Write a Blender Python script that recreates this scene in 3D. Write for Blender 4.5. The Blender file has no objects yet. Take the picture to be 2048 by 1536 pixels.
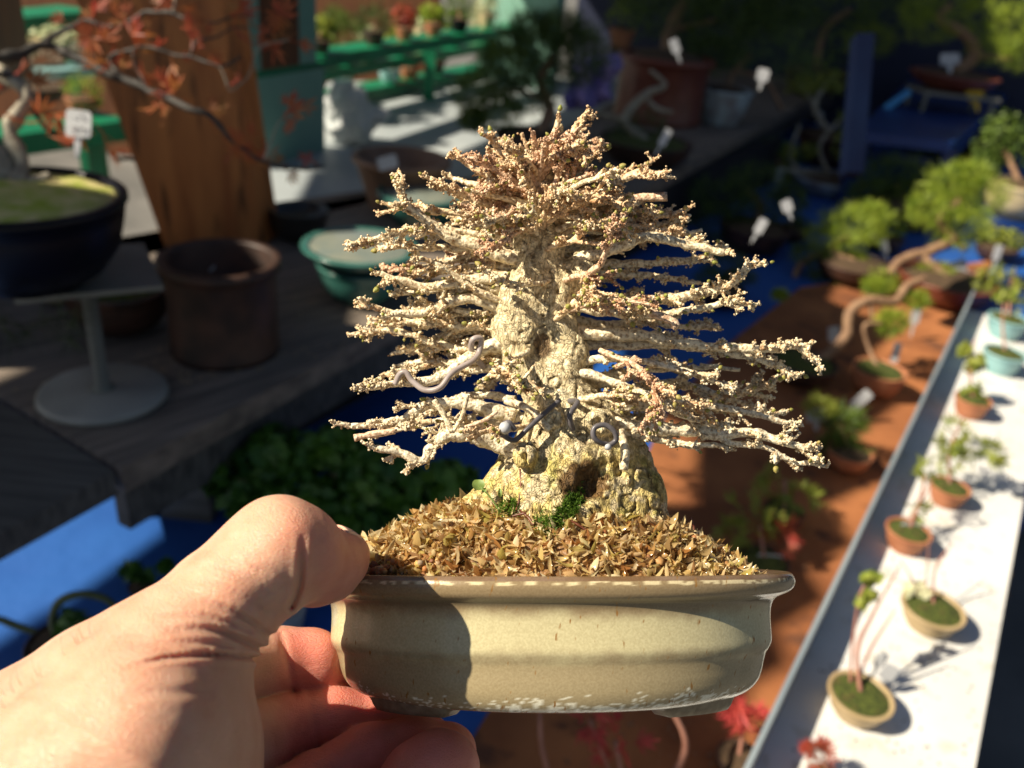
import bpy, bmesh, math, random
import numpy as np
from mathutils import Vector, Matrix
random.seed(11)
RNG = np.random.default_rng(11)
S = bpy.context.scene
COL = S.collection
# ------------------------------------------------------------------ camera
F = 1700.0                       # focal length in pixels of a 2048 px wide picture
PITCH, ROLL = 28.0, 6.1
cd = bpy.data.cameras.new('camera'); cam = bpy.data.objects.new('camera', cd); COL.objects.link(cam)
CM = Matrix.Translation((0, 0, 1.40)) @ Matrix.Rotation(math.radians(90-PITCH), 4, 'X') @ Matrix.Rotation(math.radians(ROLL), 4, 'Z')
cam.matrix_world = CM
cd.sensor_width = 36; cd.lens = F/2048*36
cd.clip_start = 0.01; cd.clip_end = 400
cd.dof.use_dof = True; cd.dof.focus_distance = 0.203; cd.dof.aperture_fstop = 13.5
S.camera = cam
# ------------------------------------------------------------------ light
SUN = Vector((-0.68, -0.21, 0.64)).normalized()
w = bpy.data.worlds.new('World'); S.world = w; w.use_nodes = True
nt = w.node_tree; sky = nt.nodes.new('ShaderNodeTexSky'); sky.sky_type = 'NISHITA'; sky.sun_disc = False
sky.sun_elevation = math.asin(SUN.z); sky.sun_rotation = math.atan2(SUN.x, SUN.y)
nt.links.new(sky.outputs[0], nt.nodes['Background'].inputs[0]); nt.nodes['Background'].inputs[1].default_value = 0.05
SKYS = 0.034; nt.nodes['Background'].inputs[1].default_value = SKYS
sl = bpy.data.lights.new('sun', 'SUN'); sl.energy = 5.0; sl.angle = math.radians(0.55); sl.color = (1, 0.885, 0.70)
so = bpy.data.objects.new('sun', sl); COL.objects.link(so); so.rotation_euler = SUN.to_track_quat('Z', 'Y').to_euler()
S.view_settings.view_transform = 'Standard'; S.view_settings.look = 'None'
S.view_settings.exposure = 0.75; S.view_settings.gamma = 1

# ------------------------------------------------------------------ helpers
CMI = CM.inverted(); CPOS = CM.translation
def ray(px, py): return Vector(((px-1024)/F, -(py-768)/F, -1))
def at(px, py, d): return CM @ (ray(px, py)*d)
def onz(px, py, z):
    d = CM.to_3x3() @ ray(px, py); t = (z-CPOS.z)/d.z
    return CPOS + d*t
def dep(p): return -(CMI @ Vector(p)).z
SC = 0.22/F
CMn = np.array(CM)
def T(P):
    """modelling space (pixel x, pixel y, steps toward the viewer) -> metres in the world"""
    P = np.asarray(P, float); d = 0.22 - P[..., 2]*SC
    c = np.stack([(P[..., 0]-1024)/F*d, -(P[..., 1]-768)/F*d, -d, np.ones_like(d)], -1)
    return (c @ CMn.T)[..., :3]

def tag(o, label=None, cat=None, group=None, kind=None):
    if label: o['label'] = label
    if cat: o['category'] = cat
    if group: o['group'] = group
    if kind: o['kind'] = kind
    return o
def empty(name, loc, label, cat, group=None):
    o = bpy.data.objects.new(name, None); COL.objects.link(o); o.location = loc
    o.empty_display_size = 0.02
    tag(o, label, cat, group); return o

def node_mat(name): 
    m = bpy.data.materials.new(name); m.use_nodes = True
    return m, m.node_tree, m.node_tree.nodes['Principled BSDF']
def pm(name, c1, c2=None, scale=60, rough=0.6, bump=0.0, bscale=None, stretch=(1, 1, 1), sss=0, trans=0, spec=0.5, metal=0, detail=4, contrast=(0.35, 0.65), c3=None, s3=400, coat=0, rz=0.0):
    m, t, b = node_mat(name); N = t.nodes; L = t.links
    tc = N.new('ShaderNodeTexCoord'); mp = N.new('ShaderNodeMapping'); mp.inputs['Scale'].default_value = stretch
    mp0 = N.new('ShaderNodeMapping'); mp0.inputs['Rotation'].default_value = (0, 0, rz)
    L.new(tc.outputs['Object'], mp0.inputs[0]); L.new(mp0.outputs[0], mp.inputs[0])
    b.inputs['Roughness'].default_value = rough; b.inputs['Specular IOR Level'].default_value = spec
    b.inputs['Metallic'].default_value = metal; b.inputs['Coat Weight'].default_value = coat
    if c2 is None: c2 = tuple(x*0.75 for x in c1)
    n = N.new('ShaderNodeTexNoise'); n.inputs['Scale'].default_value = scale; n.inputs['Detail'].default_value = detail
    L.new(mp.outputs[0], n.inputs['Vector'])
    r = N.new('ShaderNodeValToRGB'); r.color_ramp.elements[0].position = contrast[0]; r.color_ramp.elements[1].position = contrast[1]
    r.color_ramp.elements[0].color = (*c1, 1); r.color_ramp.elements[1].color = (*c2, 1)
    L.new(n.outputs['Fac'], r.inputs[0]); out = r.outputs[0]
    if c3 is not None:
        n3 = N.new('ShaderNodeTexNoise'); n3.inputs['Scale'].default_value = s3; n3.inputs['Detail'].default_value = 3
        L.new(mp.outputs[0], n3.inputs['Vector'])
        r3 = N.new('ShaderNodeValToRGB'); r3.color_ramp.elements[0].position = 0.58; r3.color_ramp.elements[1].position = 0.68
        L.new(n3.outputs['Fac'], r3.inputs[0]); mx = N.new('ShaderNodeMix'); mx.data_type = 'RGBA'
        L.new(r3.outputs[0], mx.inputs[0]); L.new(out, mx.inputs[6]); mx.inputs[7].default_value = (*c3, 1); out = mx.outputs[2]
    L.new(out, b.inputs['Base Color'])
    if bump:
        bn = N.new('ShaderNodeTexNoise'); bn.inputs['Scale'].default_value = bscale or scale*3; bn.inputs['Detail'].default_value = 6
        L.new(mp.outputs[0], bn.inputs['Vector'])
        bp = N.new('ShaderNodeBump'); bp.inputs['Strength'].default_value = 1; bp.inputs['Distance'].default_value = bump
        L.new(bn.outputs['Fac'], bp.inputs['Height']); L.new(bp.outputs[0], b.inputs['Normal'])
    if sss:
        b.inputs['Subsurface Weight'].default_value = sss; b.inputs['Subsurface Radius'].default_value = (1, 0.35, 0.15); b.inputs['Subsurface Scale'].default_value = 0.003
    if trans:
        tr = N.new('ShaderNodeBsdfTranslucent'); L.new(out, tr.inputs[0]); mx2 = N.new('ShaderNodeMixShader'); mx2.inputs[0].default_value = trans
        L.new(b.outputs[0], mx2.inputs[1]); L.new(tr.outputs[0], mx2.inputs[2]); L.new(mx2.outputs[0], N['Material Output'].inputs[0])
    return m

class MB:
    def __init__(s): s.v = []; s.f = []; s.n = 0
    def add(s, v, f):
        s.v.append(np.asarray(v, float).reshape(-1, 3)); n = s.n; s.n += len(s.v[-1])
        if isinstance(f, np.ndarray): s.f.append(f+n); return
        by = {}
        for q in f: by.setdefault(len(q), []).append(q)
        for q in by.values(): s.f.append(np.array(q, int)+n)
    def tube(s, pts, rad, n=8, cap=True, jit=0.0):
        pts = np.asarray(pts, float); m = len(pts); rad = np.broadcast_to(np.asarray(rad, float), (m,))
        tg = np.gradient(pts, axis=0); tg /= np.linalg.norm(tg, axis=1)[:, None]+1e-12
        u = np.cross(tg[0], [0.3, 0.1, 1.0]); 
        if np.linalg.norm(u) < 1e-3: u = np.cross(tg[0], [1, 0, 0.])
        u /= np.linalg.norm(u); V = []
        a = np.linspace(0, 2*math.pi, n, endpoint=False)
        for i in range(m):
            u = u - tg[i]*np.dot(u, tg[i]); u /= np.linalg.norm(u)+1e-12; w_ = np.cross(tg[i], u)
            rr = rad[i]*(1+(RNG.uniform(-jit, jit, n) if jit else 0))
            V.append(pts[i] + (np.cos(a)*rr)[:, None]*u + (np.sin(a)*rr)[:, None]*w_)
        V = np.concatenate(V); Fc = []
        for i in range(m-1):
            for j in range(n):
                k = (j+1) % n; Fc.append((i*n+j, i*n+k, (i+1)*n+k, (i+1)*n+j))
        if cap: Fc.append(tuple(range(n-1, -1, -1))); Fc.append(tuple((m-1)*n+j for j in range(n)))
        s.add(V, Fc)
    def box(s, c, size, R=None, bev=0):
        x, y, z = [q/2 for q in size]
        V = np.array([[i*x, j*y, k*z] for i in (-1, 1) for j in (-1, 1) for k in (-1, 1)])
        if R is not None: V = V @ np.array(R).T
        s.add(V+np.array(c), [(0, 1, 3, 2), (4, 6, 7, 5), (0, 4, 5, 1), (2, 3, 7, 6), (0, 2, 6, 4), (1, 5, 7, 3)])
    def prism(s, poly, z0, z1):
        n = len(poly); V = [(p[0], p[1], z0) for p in poly]+[(p[0], p[1], z1) for p in poly]
        ar = sum(poly[i][0]*poly[(i+1) % n][1]-poly[(i+1) % n][0]*poly[i][1] for i in range(n))
        Fc = [tuple(range(n-1, -1, -1)), tuple(range(n, 2*n))]+[(i, (i+1) % n, n+(i+1) % n, n+i) for i in range(n)]
        if ar < 0: Fc = [q[::-1] for q in Fc]
        s.add(V, Fc)
    def lathe(s, prof, c=(0, 0, 0), n=40, sx=1, sy=1, R=None, p=2.0):
        a = np.linspace(0, 2*math.pi, n, endpoint=False); V = []
        ca = np.sign(np.cos(a))*np.abs(np.cos(a))**(2/p); sa = np.sign(np.sin(a))*np.abs(np.sin(a))**(2/p)
        for r, z in prof: V.append(np.stack([r*sx*ca, r*sy*sa, np.full(n, z)], 1))
        V = np.concatenate(V); 
        if R is not None: V = V @ np.array(R).T
        m = len(prof); Fc = [(i*n+j, i*n+(j+1) % n, (i+1)*n+(j+1) % n, (i+1)*n+j) for i in range(m-1) for j in range(n)]
        s.add(V+np.array(c), Fc)
    def blobs(s, C, R, sub=False, jit=0.15, sq=None):
        ico, fc = ICO1 if sub else ICO0; C = np.asarray(C, float).reshape(-1, 3); R = np.asarray(R, float).reshape(-1, 1, 1); m = len(C)
        v = ico[None]*R*(1+RNG.uniform(-jit, jit, (m, len(ico), 1)))
        s.add((C[:, None]+v).reshape(-1, 3), (fc[None]+(np.arange(m)*len(ico))[:, None, None]).reshape(-1, 3))
    def build(s, name, mat, parent=None, smooth=True, xf=None):
        V = np.concatenate(s.v) if s.v else np.zeros((0, 3))
        if xf is not None: V = xf(V)
        if parent is not None: V = V - np.array(parent.matrix_basis.translation)
        me = poly_mesh(name, V, s.f, smooth); me.materials.append(mat)
        o = bpy.data.objects.new(name, me); COL.objects.link(o)
        if parent is not None: o.parent = parent
        return o
def poly_mesh(name, V, fs, smooth=True):
    me = bpy.data.meshes.new(name); me.vertices.add(len(V)); me.vertices.foreach_set('co', np.asarray(V, np.float32).ravel())
    flat = np.concatenate([q.ravel() for q in fs]); tot = np.concatenate([np.full(len(q), q.shape[1]) for q in fs])
    me.loops.add(len(flat)); me.loops.foreach_set('vertex_index', flat.astype(np.int32)); me.polygons.add(len(tot))
    st = np.concatenate([[0], np.cumsum(tot)[:-1]]).astype(np.int32); me.polygons.foreach_set('loop_start', st)
    me.polygons.foreach_set('use_smooth', np.full(len(tot), smooth)); me.update(calc_edges=True); me.validate(); return me
def _ico(sub):
    b = bmesh.new(); bmesh.ops.create_icosphere(b, subdivisions=sub, radius=1)
    V = np.array([v.co[:] for v in b.verts]); Fc = np.array([tuple(v.index for v in f.verts) for f in b.faces]); b.free(); return V, Fc
ICO0 = _ico(1); ICO1 = _ico(2)
def spline(pts, n):
    """smooth curve through points (any dimension)"""
    P = np.asarray(pts, float); m = len(P); E = np.vstack([2*P[0]-P[1], P, 2*P[-1]-P[-2]]); out = []
    for t in np.linspace(0, m-1, n):
        i = min(int(t), m-2); u = t-i; a, b, c, d = E[i], E[i+1], E[i+2], E[i+3]
        out.append(0.5*((2*b)+(-a+c)*u+(2*a-5*b+4*c-d)*u*u+(-a+3*b-3*c+d)*u**3))
    return np.array(out)
_LAT = RNG.random((32, 32, 32))
def noise3(P, sc, seed=0):
    Q = P/sc+seed*7.31; I = np.floor(Q).astype(int); f = Q-I; f = f*f*(3-2*f); I &= 31; J = (I+1) & 31; o = 0
    for dx in (0, 1):
        for dy in (0, 1):
            for dz in (0, 1):
                a = (J if dx else I)[..., 0]; b = (J if dy else I)[..., 1]; c = (J if dz else I)[..., 2]
                wgt = (f[..., 0] if dx else 1-f[..., 0])*(f[..., 1] if dy else 1-f[..., 1])*(f[..., 2] if dz else 1-f[..., 2])
                o = o+_LAT[a, b, c]*wgt
    return o-0.5
def smin(a, b, k):
    h = np.clip(0.5+0.5*(b-a)/k, 0, 1); return b*(1-h)+a*h-k*h*(1-h)
def cone(P, a, b, ra, rb, zs=1.0):
    a = np.array(a, float); b = np.array(b, float); q = np.array([1, 1, zs]); ab = (b-a)*q; pa = (P-a)*q
    t = np.clip((pa @ ab)/max(ab @ ab, 1e-9), 0, 1)
    return np.linalg.norm(pa-t[..., None]*ab, axis=-1)-(ra+t*(rb-ra))
def add_cone(D, G, lo, h, a, b_, k, zs=1.0, pad=70):
    """smooth union of one tapered capsule into D, evaluated only around it"""
    A = np.minimum(np.array(a[:3])-a[3], np.array(b_[:3])-b_[3])-pad; B = np.maximum(np.array(a[:3])+a[3], np.array(b_[:3])+b_[3])+pad
    i0 = np.clip(((A-lo)/h).astype(int), 0, None); i1 = np.clip(((B-lo)/h).astype(int)+2, 0, D.shape)
    sl_ = tuple(slice(p, q) for p, q in zip(i0, i1)); P = G[sl_]; a3 = np.array(a[:3], np.float32); ab = np.array(b_[:3], np.float32)-a3
    x, y, z = P[..., 0]-a3[0], P[..., 1]-a3[1], (P[..., 2]-a3[2])*zs; ab[2] *= zs
    t = np.clip((x*ab[0]+y*ab[1]+z*ab[2])/max(float(ab @ ab), 1e-9), 0, 1)
    d = np.sqrt((x-t*ab[0])**2+(y-t*ab[1])**2+(z-t*ab[2])**2)-(a[3]+t*(b_[3]-a[3])); D[sl_] = smin(D[sl_], d, k)
def surface_nets(V, org, h):
    I = V < 0; nx, ny, nz = V.shape
    cs = [(i, j, k) for i in (0, 1) for j in (0, 1) for k in (0, 1)]
    cnt = sum(I[i:nx-1+i, j:ny-1+j, k:nz-1+k].astype(np.int8) for i, j, k in cs)
    act = (cnt > 0) & (cnt < 8); A = np.argwhere(act); idx = -np.ones(act.shape, int); idx[act] = np.arange(len(A))
    vals = {c: V[A[:, 0]+c[0], A[:, 1]+c[1], A[:, 2]+c[2]] for c in cs}
    acc = np.zeros((len(A), 3)); num = np.zeros(len(A))
    for c in cs:
        for ax in range(3):
            if c[ax] == 0:
                d = list(c); d[ax] = 1; d = tuple(d); va, vb = vals[c], vals[d]; m = (va < 0) != (vb < 0)
                t = va[m]/(va[m]-vb[m]); p = np.tile(np.array(c, float), (m.sum(), 1)); p[:, ax] += t; acc[m] += p; num[m] += 1
    verts = (A+acc/num[:, None])*h+np.array(org); faces = []
    for ax in range(3):
        sl0 = [slice(None)]*3; sl1 = [slice(None)]*3; sl0[ax] = slice(0, -1); sl1[ax] = slice(1, None)
        ch = I[tuple(sl0)] != I[tuple(sl1)]; E = np.argwhere(ch); o1, o2 = [(1, 2), (2, 0), (0, 1)][ax]
        E = E[(E[:, o1] > 0) & (E[:, o2] > 0) & (E[:, o1] < V.shape[o1]-1) & (E[:, o2] < V.shape[o2]-1)]
        d1 = np.zeros(3, int); d1[o1] = 1; d2 = np.zeros(3, int); d2[o2] = 1
        q = [idx[tuple((E-d1-d2).T)], idx[tuple((E-d2).T)], idx[tuple(E.T)], idx[tuple((E-d1).T)]]
        ins = I[tuple(E.T)]; Q = np.stack(q, 1); Q[~ins] = Q[~ins][:, ::-1]; faces.append(Q)
    return verts, np.concatenate(faces)
def grid(lo, hi, h):
    ax = [np.arange(l, u, h) for l, u in zip(lo, hi)]
    return np.stack(np.meshgrid(*ax, indexing='ij'), -1)
def mesh_np(name, V, Fc, mat, parent=None, col=None):
    if parent is not None: V = V-np.array(parent.location)
    me = poly_mesh(name, V, [np.asarray(Fc)]); me.materials.append(mat)
    if col is not None:
        ca = me.color_attributes.new('tint', 'FLOAT_COLOR', 'POINT'); ca.data.foreach_set('color', np.hstack([col, np.ones((len(col), 1))]).ravel())
    me.update(); o = bpy.data.objects.new(name, me); COL.objects.link(o)
    if parent is not None: o.parent = parent
    return o

# heights of the stall surfaces
ZS, ZW, ZB, ZM = 0.92, 0.82, 0.74, 0.745
#@@STRUCTURE
# ================================================================== THE STALL
M_wood = pm('weathered_wood', (0.11, 0.09, 0.075), (0.24, 0.195, 0.155), 9, 0.75, 0.0006, 60, (14, 1, 6), rz=0.72)
M_wood2 = pm('dark_deck_wood', (0.05, 0.048, 0.045), (0.11, 0.105, 0.095), 8, 0.8, 0.0008, 50, (1, 16, 6))
M_black = pm('under_table_shade', (0.008, 0.008, 0.01), (0.015, 0.015, 0.018), 20, 0.95)
M_sheet = pm('grey_sheet', (0.34, 0.38, 0.40), (0.46, 0.50, 0.51), 3, 0.5)
M_blue = pm('blue_cloth', (0.010, 0.07, 0.31), (0.018, 0.11, 0.40), 4, 0.6, 0.012, 4)
M_brown = pm('brown_mat', (0.20, 0.065, 0.02), (0.40, 0.15, 0.05), 7, 0.85, 0.0008, 160, detail=9, c3=(.12, .045, .02), s3=22)
M_white = pm('white_plastic', (0.80, 0.80, 0.78), (0.66, 0.66, 0.64), 9, 0.38, 0.0008, 14, detail=8, c3=(.62, .60, .54), s3=38)
M_lip = pm('grey_blue_edge', (0.20, 0.25, 0.29), (0.28, 0.33, 0.36), 6, 0.5)
M_ground = pm('concrete_ground', (0.10, 0.10, 0.095), (0.17, 0.165, 0.155), 3, 0.9, 0.003, 40)
M_post = pm('stained_post_wood', (0.38, 0.115, 0.03), (0.60, 0.22, 0.06), 7, 0.45, 0.0005, 40, (6, 6, 0.8), contrast=(0.3, 0.7), c3=(0.16, 0.055, 0.015), s3=9)
M_postd = pm('dark_stained_wood', (0.10, 0.035, 0.012), (0.16, 0.06, 0.02), 8, 0.5, stretch=(8, 8, 1))
M_pgreen = pm('pale_green_paint', (0.16, 0.33, 0.26), (0.20, 0.38, 0.30), 5, 0.5)
M_green = pm('green_shelf_paint', (0.0, 0.14, 0.06), (0.005, 0.20, 0.09), 8, 0.45)
M_navyw = pm('navy_board', (0.004, 0.008, 0.03), (0.006, 0.013, 0.05), 4, 0.7)

def poly(pts, z): return [tuple(onz(x, y, z)[:2]) for x, y in pts]
# ground
g = MB(); g.add([(-60, -60, 0), (60, -60, 0), (60, 60, 0), (-60, 60, 0)], [(0, 1, 2, 3)])
tag(g.build('ground', M_ground, smooth=False), kind='structure')
# left wooden shelf table: two boards, a dark skirt, legs
o = onz(230, 935, ZS)
shelf = empty('wooden_table', (o.x, o.y, 0), 'weathered grey wooden plank table at left carrying empty pots and the stand', 'table')
b = MB(); b.prism(poly([(243, 937), (1680, 168), (1430, 90), (960, 352), (700, 385), (440, 420), (-260, 640), (-260, 560), (-20, 777)], ZS), ZS-0.028, ZS); b.build('board', M_wood, shelf, False)
b = MB(); b.prism(poly([(228, 941), (-30, 784), (-60, 766), (-90, 1110)], ZS), ZS-0.028, ZS-0.001); b.build('board', M_wood2, shelf, False)
e0, e1 = onz(255, 925, ZS), onz(1700, 158, ZS); dv = (e1-e0).normalized(); nv = Vector((dv.y, -dv.x, 0))
s0 = onz(450, 945, ZB); s1 = onz(1430, 425, ZB); sd = (s1-s0).normalized(); b = MB(); q0 = s0-sd*0.13; q1 = s1+sd*0.5
b.prism([tuple(q0[:2]), tuple(q1[:2]), tuple((q1-nv*0.006)[:2]), tuple((q0-nv*0.006)[:2])], ZB+0.002, ZS-0.0285); b.build('shade_panel', M_black, shelf, False)  # black sheet standing in for the shade under the table
b = MB(); b.prism([tuple((e0-nv*0.01)[:2]), tuple((e1-nv*0.01)[:2]), tuple((e1-nv*0.028)[:2]), tuple((e0-nv*0.028)[:2])], ZS-0.085, ZS-0.029); b.build('apron', M_wood2, shelf, False)
for p in (e0+dv*0.15-nv*0.09, e0+dv*1.6-nv*0.09, e0+dv*0.15-nv*0.5, e0+dv*1.6-nv*0.5):
    b = MB(); b.box((p.x, p.y, (ZS-0.03)/2), (0.06, 0.06, ZS-0.03)); b.build('leg', M_wood2, shelf, False)
# sheet-covered table behind the post
o = onz(700, 300, 0.86)
t = empty('sheet_table', (o.x, o.y, 0), 'table covered with a pale grey sheet behind the wooden post', 'table')
b = MB(); b.prism(poly([(500, 470), (960, 400), (1400, 160), (1150, 150), (640, 165), (480, 180)], 0.86), 0.83, 0.86); b.build('sheet', M_sheet, t, False)
for x, y in ((560, 420), (900, 330), (1150, 180), (560, 220)):
    p = onz(x, y, 0.86); b = MB(); b.box((p.x, p.y, 0.415), (0.05, 0.05, 0.83)); b.build('leg', M_wood2, t, False)
# blue cloth on the low table
o = onz(900, 1100, ZB)
t = empty('low_table', (o.x, o.y, 0), 'low display table under a bright blue cloth', 'table')
b = MB(); b.prism(poly([(-700, 2100), (-600, 900), (300, 780), (1300, 330), (1750, 60), (2300, 200), (2300, 560), (1500, 2100)], ZB), ZB-0.03, ZB); b.build('cloth', M_blue, t, False)
for x, y in ((-300, 1500), (300, 1000), (1500, 300), (2000, 350), (1200, 1500)):
    p = onz(x, y, ZB); b = MB(); b.box((p.x, p.y, 0.355), (0.05, 0.05, 0.71)); b.build('leg', M_wood2, t, False)
b = MB(); b.prism(poly([(1985, 520), (1600, 575), (1440, 700), (1330, 830), (1270, 960), (1090, 1240), (930, 1500), (700, 2050), (1400, 2050)], ZM), ZB+0.0005, ZM)
tag(b.build('brown_mat', M_brown, None, False), 'rust brown board lying on the blue cloth under the small trees', 'mat')
# white tray table on the right, with a raised lip
p0, p1 = onz(1488, 1536, ZW+0.036), onz(1942, 590, ZW+0.036); dw = (p1-p0).normalized(); nw = Vector((dw.y, -dw.x, 0))
r0, r1 = onz(1950, 1536, ZW), onz(2050, 1238, ZW)
wid = (r0-p0).dot(nw)
A0, A1 = p0-dw*0.5, p1+dw*0.02
o = (A0+A1)/2
t = empty('white_tray_table', (o.x, o.y, 0), 'long narrow white plastic tray table holding a row of tiny potted seedlings', 'table')
def strip(a, bb, s0, s1, z0, z1, m, nm, par):
    b = MB(); b.prism([tuple((a+nw*s0)[:2]), tuple((bb+nw*s0)[:2]), tuple((bb+nw*s1)[:2]), tuple((a+nw*s1)[:2])], z0, z1); return b.build(nm, m, par, False)
strip(A0, A1, 0.004, wid, ZW-0.015, ZW, M_white, 'tray', t)
strip(A0, A1, 0.0, 0.004, ZW-0.015, ZW+0.040, M_lip, 'lip', t)
for s_, w_ in ((A0+dw*0.2, 0.03), (A1-dw*0.1, 0.03), (A0+dw*0.2, wid-0.03), (A1-dw*0.1, wid-0.03)):
    p = s_+nw*w_; b = MB(); b.box((p.x, p.y, (ZW-0.015)/2), (0.03, 0.03, ZW-0.015)); b.build('leg', M_wood2, t, False)
print('tray width', wid, 'len', (A1-A0).length)

# leaning wooden post
def near_vertical(base, px, py, lean=0.0):
    d = (CM.to_3x3() @ ray(px, py)); dh = Vector((d.x, d.y)); bh = Vector((base.x-CPOS.x, base.y-CPOS.y))
    tt = bh.dot(dh)/dh.dot(dh); return CPOS+d*tt*(1-lean)
B = [onz(328, 497, ZS), onz(528, 492, ZS), onz(562, 470, ZS)]
Tq = [near_vertical(B[0], 150, 0), near_vertical(B[1], 443, 0), near_vertical(B[2], 492, 0)]
zt = sum(q.z for q in Tq)/3
Tq = [Bq+(Tv-Bq)*((zt-Bq.z)/(Tv.z-Bq.z)) for Bq, Tv in zip(B, Tq)]
B.append(B[0]+(B[2]-B[1])); Tq.append(Tq[0]+(Tq[2]-Tq[1]))
ext = [Bq+(Tv-Bq)*((1.95-Bq.z)/(Tv.z-Bq.z)) for Bq, Tv in zip(B, Tq)]
bot = [Bq+(Tv-Bq)*((ZS+0.0005-Bq.z)/(Tv.z-Bq.z)) for Bq, Tv in zip(B, Tq)]
pst = MB(); pst.add([tuple(v) for v in bot+ext], [(0, 1, 5, 4), (1, 2, 6, 5), (2, 3, 7, 6), (3, 0, 4, 7), (4, 5, 6, 7), (3, 2, 1, 0)])
po = pst.build('wooden_post', M_post, None, False); tag(po, 'square orange brown stained wooden post behind the red maple branch', 'post')
bm = bmesh.new(); bm.from_mesh(po.data); bmesh.ops.recalc_face_normals(bm, faces=bm.faces); bmesh.ops.bevel(bm, geom=bm.edges[:], offset=0.003, segments=2, affect='EDGES'); bm.to_mesh(po.data); bm.free()

# ================================================================== FOLIAGE TOOLS
def needles(mb, c, r, n, ln, wd, out=0.7):
    """many thin blades spread through an ellipsoid r around c"""
    c = np.array(c); r = np.array(r)
    d = RNG.normal(size=(n, 3)); d /= np.linalg.norm(d, axis=1)[:, None]; rad = RNG.uniform(0.25, 1, n)**0.5
    lump = 0.75+0.5*(noise3(d*3+c*40, 1.0)+0.5)
    P = c+d*(rad*lump)[:, None]*r; dr = d*out+RNG.normal(size=(n, 3))*0.45+np.array([0, 0, 0.25]); dr /= np.linalg.norm(dr, axis=1)[:, None]
    sd = np.cross(dr, RNG.normal(size=(n, 3))); sd /= np.linalg.norm(sd, axis=1)[:, None]+1e-9; L = ln*RNG.uniform(0.6, 1.3, n)[:, None]
    V = np.stack([P-sd*wd, P+sd*wd, P+dr*L+sd*wd*0.2, P+dr*L-sd*wd*0.2], 1).reshape(-1, 3)
    mb.add(V, [(4*i, 4*i+1, 4*i+2, 4*i+3) for i in range(n)])
def leaves(mb, c, r, n, sz, up=0.5):
    c = np.array(c); r = np.array(r)
    d = RNG.normal(size=(n, 3)); d /= np.linalg.norm(d, axis=1)[:, None]; rad = RNG.uniform(0.2, 1, n)**0.5
    P = c+d*rad[:, None]*r; nm = d*0.5+RNG.normal(size=(n, 3))*0.5+np.array([0, 0, up]); nm /= np.linalg.norm(nm, axis=1)[:, None]
    u = np.cross(nm, RNG.normal(size=(n, 3))); u /= np.linalg.norm(u, axis=1)[:, None]; v = np.cross(nm, u); s_ = sz*RNG.uniform(0.6, 1.3, n)[:, None]
    V = np.stack([P-u*s_, P-u*s_*0.3+v*s_*0.5+nm*s_*0.12, P+u*s_*0.5+v*s_*0.45+nm*s_*0.1, P+u*s_, P+u*s_*0.5-v*s_*0.45+nm*s_*0.1, P-u*s_*0.3-v*s_*0.5+nm*s_*0.12], 1).reshape(-1, 3)
    mb.add(V, [tuple(6*i+k for k in range(6)) for i in range(n)])
def starleaf(mb, p, dr, sz, lobes=5):
    """a small cut maple leaf: narrow lobes fanning from one point"""
    p = np.array(p); dr = np.array(dr, float); dr /= np.linalg.norm(dr); a = np.cross(dr, RNG.normal(size=3)); a /= np.linalg.norm(a); nn = np.cross(dr, a)
    for k in range(lobes):
        th = (k-(lobes-1)/2)*RNG.uniform(0.35, 0.5); e = dr*math.cos(th)+a*math.sin(th)+nn*RNG.uniform(-0.25, 0.25); L = sz*(1-0.12*abs(k-(lobes-1)/2))*RNG.uniform(0.8, 1.1)
        s_ = np.cross(e, nn); s_ /= np.linalg.norm(s_)+1e-9; w_ = L*0.085
        mb.add([p, p+e*L*0.55+s_*w_+nn*w_*0.4, p+e*L, p+e*L*0.55-s_*w_+nn*w_*0.4], [(0, 1, 2, 3)])

def potmesh(base, w, h, kind='round', wall=0.06, sx=1.0, ang=0.0):
    """pot standing on base; w = outer rim width, h = height"""
    r = w/2; mb = MB()
    prof = {'round': [(0, 0.03), (.52, .03), (.56, 0), (.62, 0), (.64, .06), (.78, .3), (.88, .62), (.93, .86), (.93, .88), (1, .89), (1, .99), (.98, 1), (.88, 1), (.86, .97), (.82, .75), (0, .72)],
            'bowl': [(0, .06), (.40, .06), (.42, 0), (.5, 0), (.52, .07), (.72, .16), (.88, .42), (.95, .75), (.97, .9), (1.0, .93), (1.0, .98), (.98, 1), (.92, 1), (.9, .96), (.84, .75), (0, .7)],
            'drum': [(0, .05), (.84, .05), (.86, 0), (.92, 0), (.92, .06), (.9, .1), (.9, .86), (.93, .9), (1, .91), (1.0, .98), (.98, 1), (.86, 1), (.84, .97), (.83, .15), (0, .12)],
            'tall': [(0, .02), (.55, .02), (.56, 0), (.6, 0), (.66, .25), (.78, .55), (.92, .88), (1, .92), (1.0, .985), (.98, 1), (.88, 1), (.86, .96), (.7, .55), (.55, .2), (0, .15)],
            'dish': [(0, .1), (.50, .1), (.52, 0), (.6, 0), (.62, .14), (.8, .3), (.92, .62), (.94, .8), (1.0, .86), (1.0, .96), (.98, 1), (.87, 1), (.85, .94), (.8, .66), (0, .6)]}[kind]
    R = Matrix.Rotation(ang, 3, 'Z'); mb.lathe([(a*r, c*h) for a, c in prof], base, 44, sx, 1, R); return mb
def stuffdome(mb, c, r, h, n=26, rough=0.12):
    pr = [(r, 0), (r*.93, h*.25), (r*.8, h*.5), (r*.6, h*.75), (r*.35, h*.95), (0.0001, h)]
    m2 = MB(); m2.lathe(pr, (0, 0, 0), n); V = np.concatenate(m2.v); V *= 1+noise3(V*1.0, max(r, 1e-4)*0.25)[:, None]*rough*4*np.array([.3, .3, 1]); mb.add(V+np.array(c), np.concatenate(m2.f))

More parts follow.
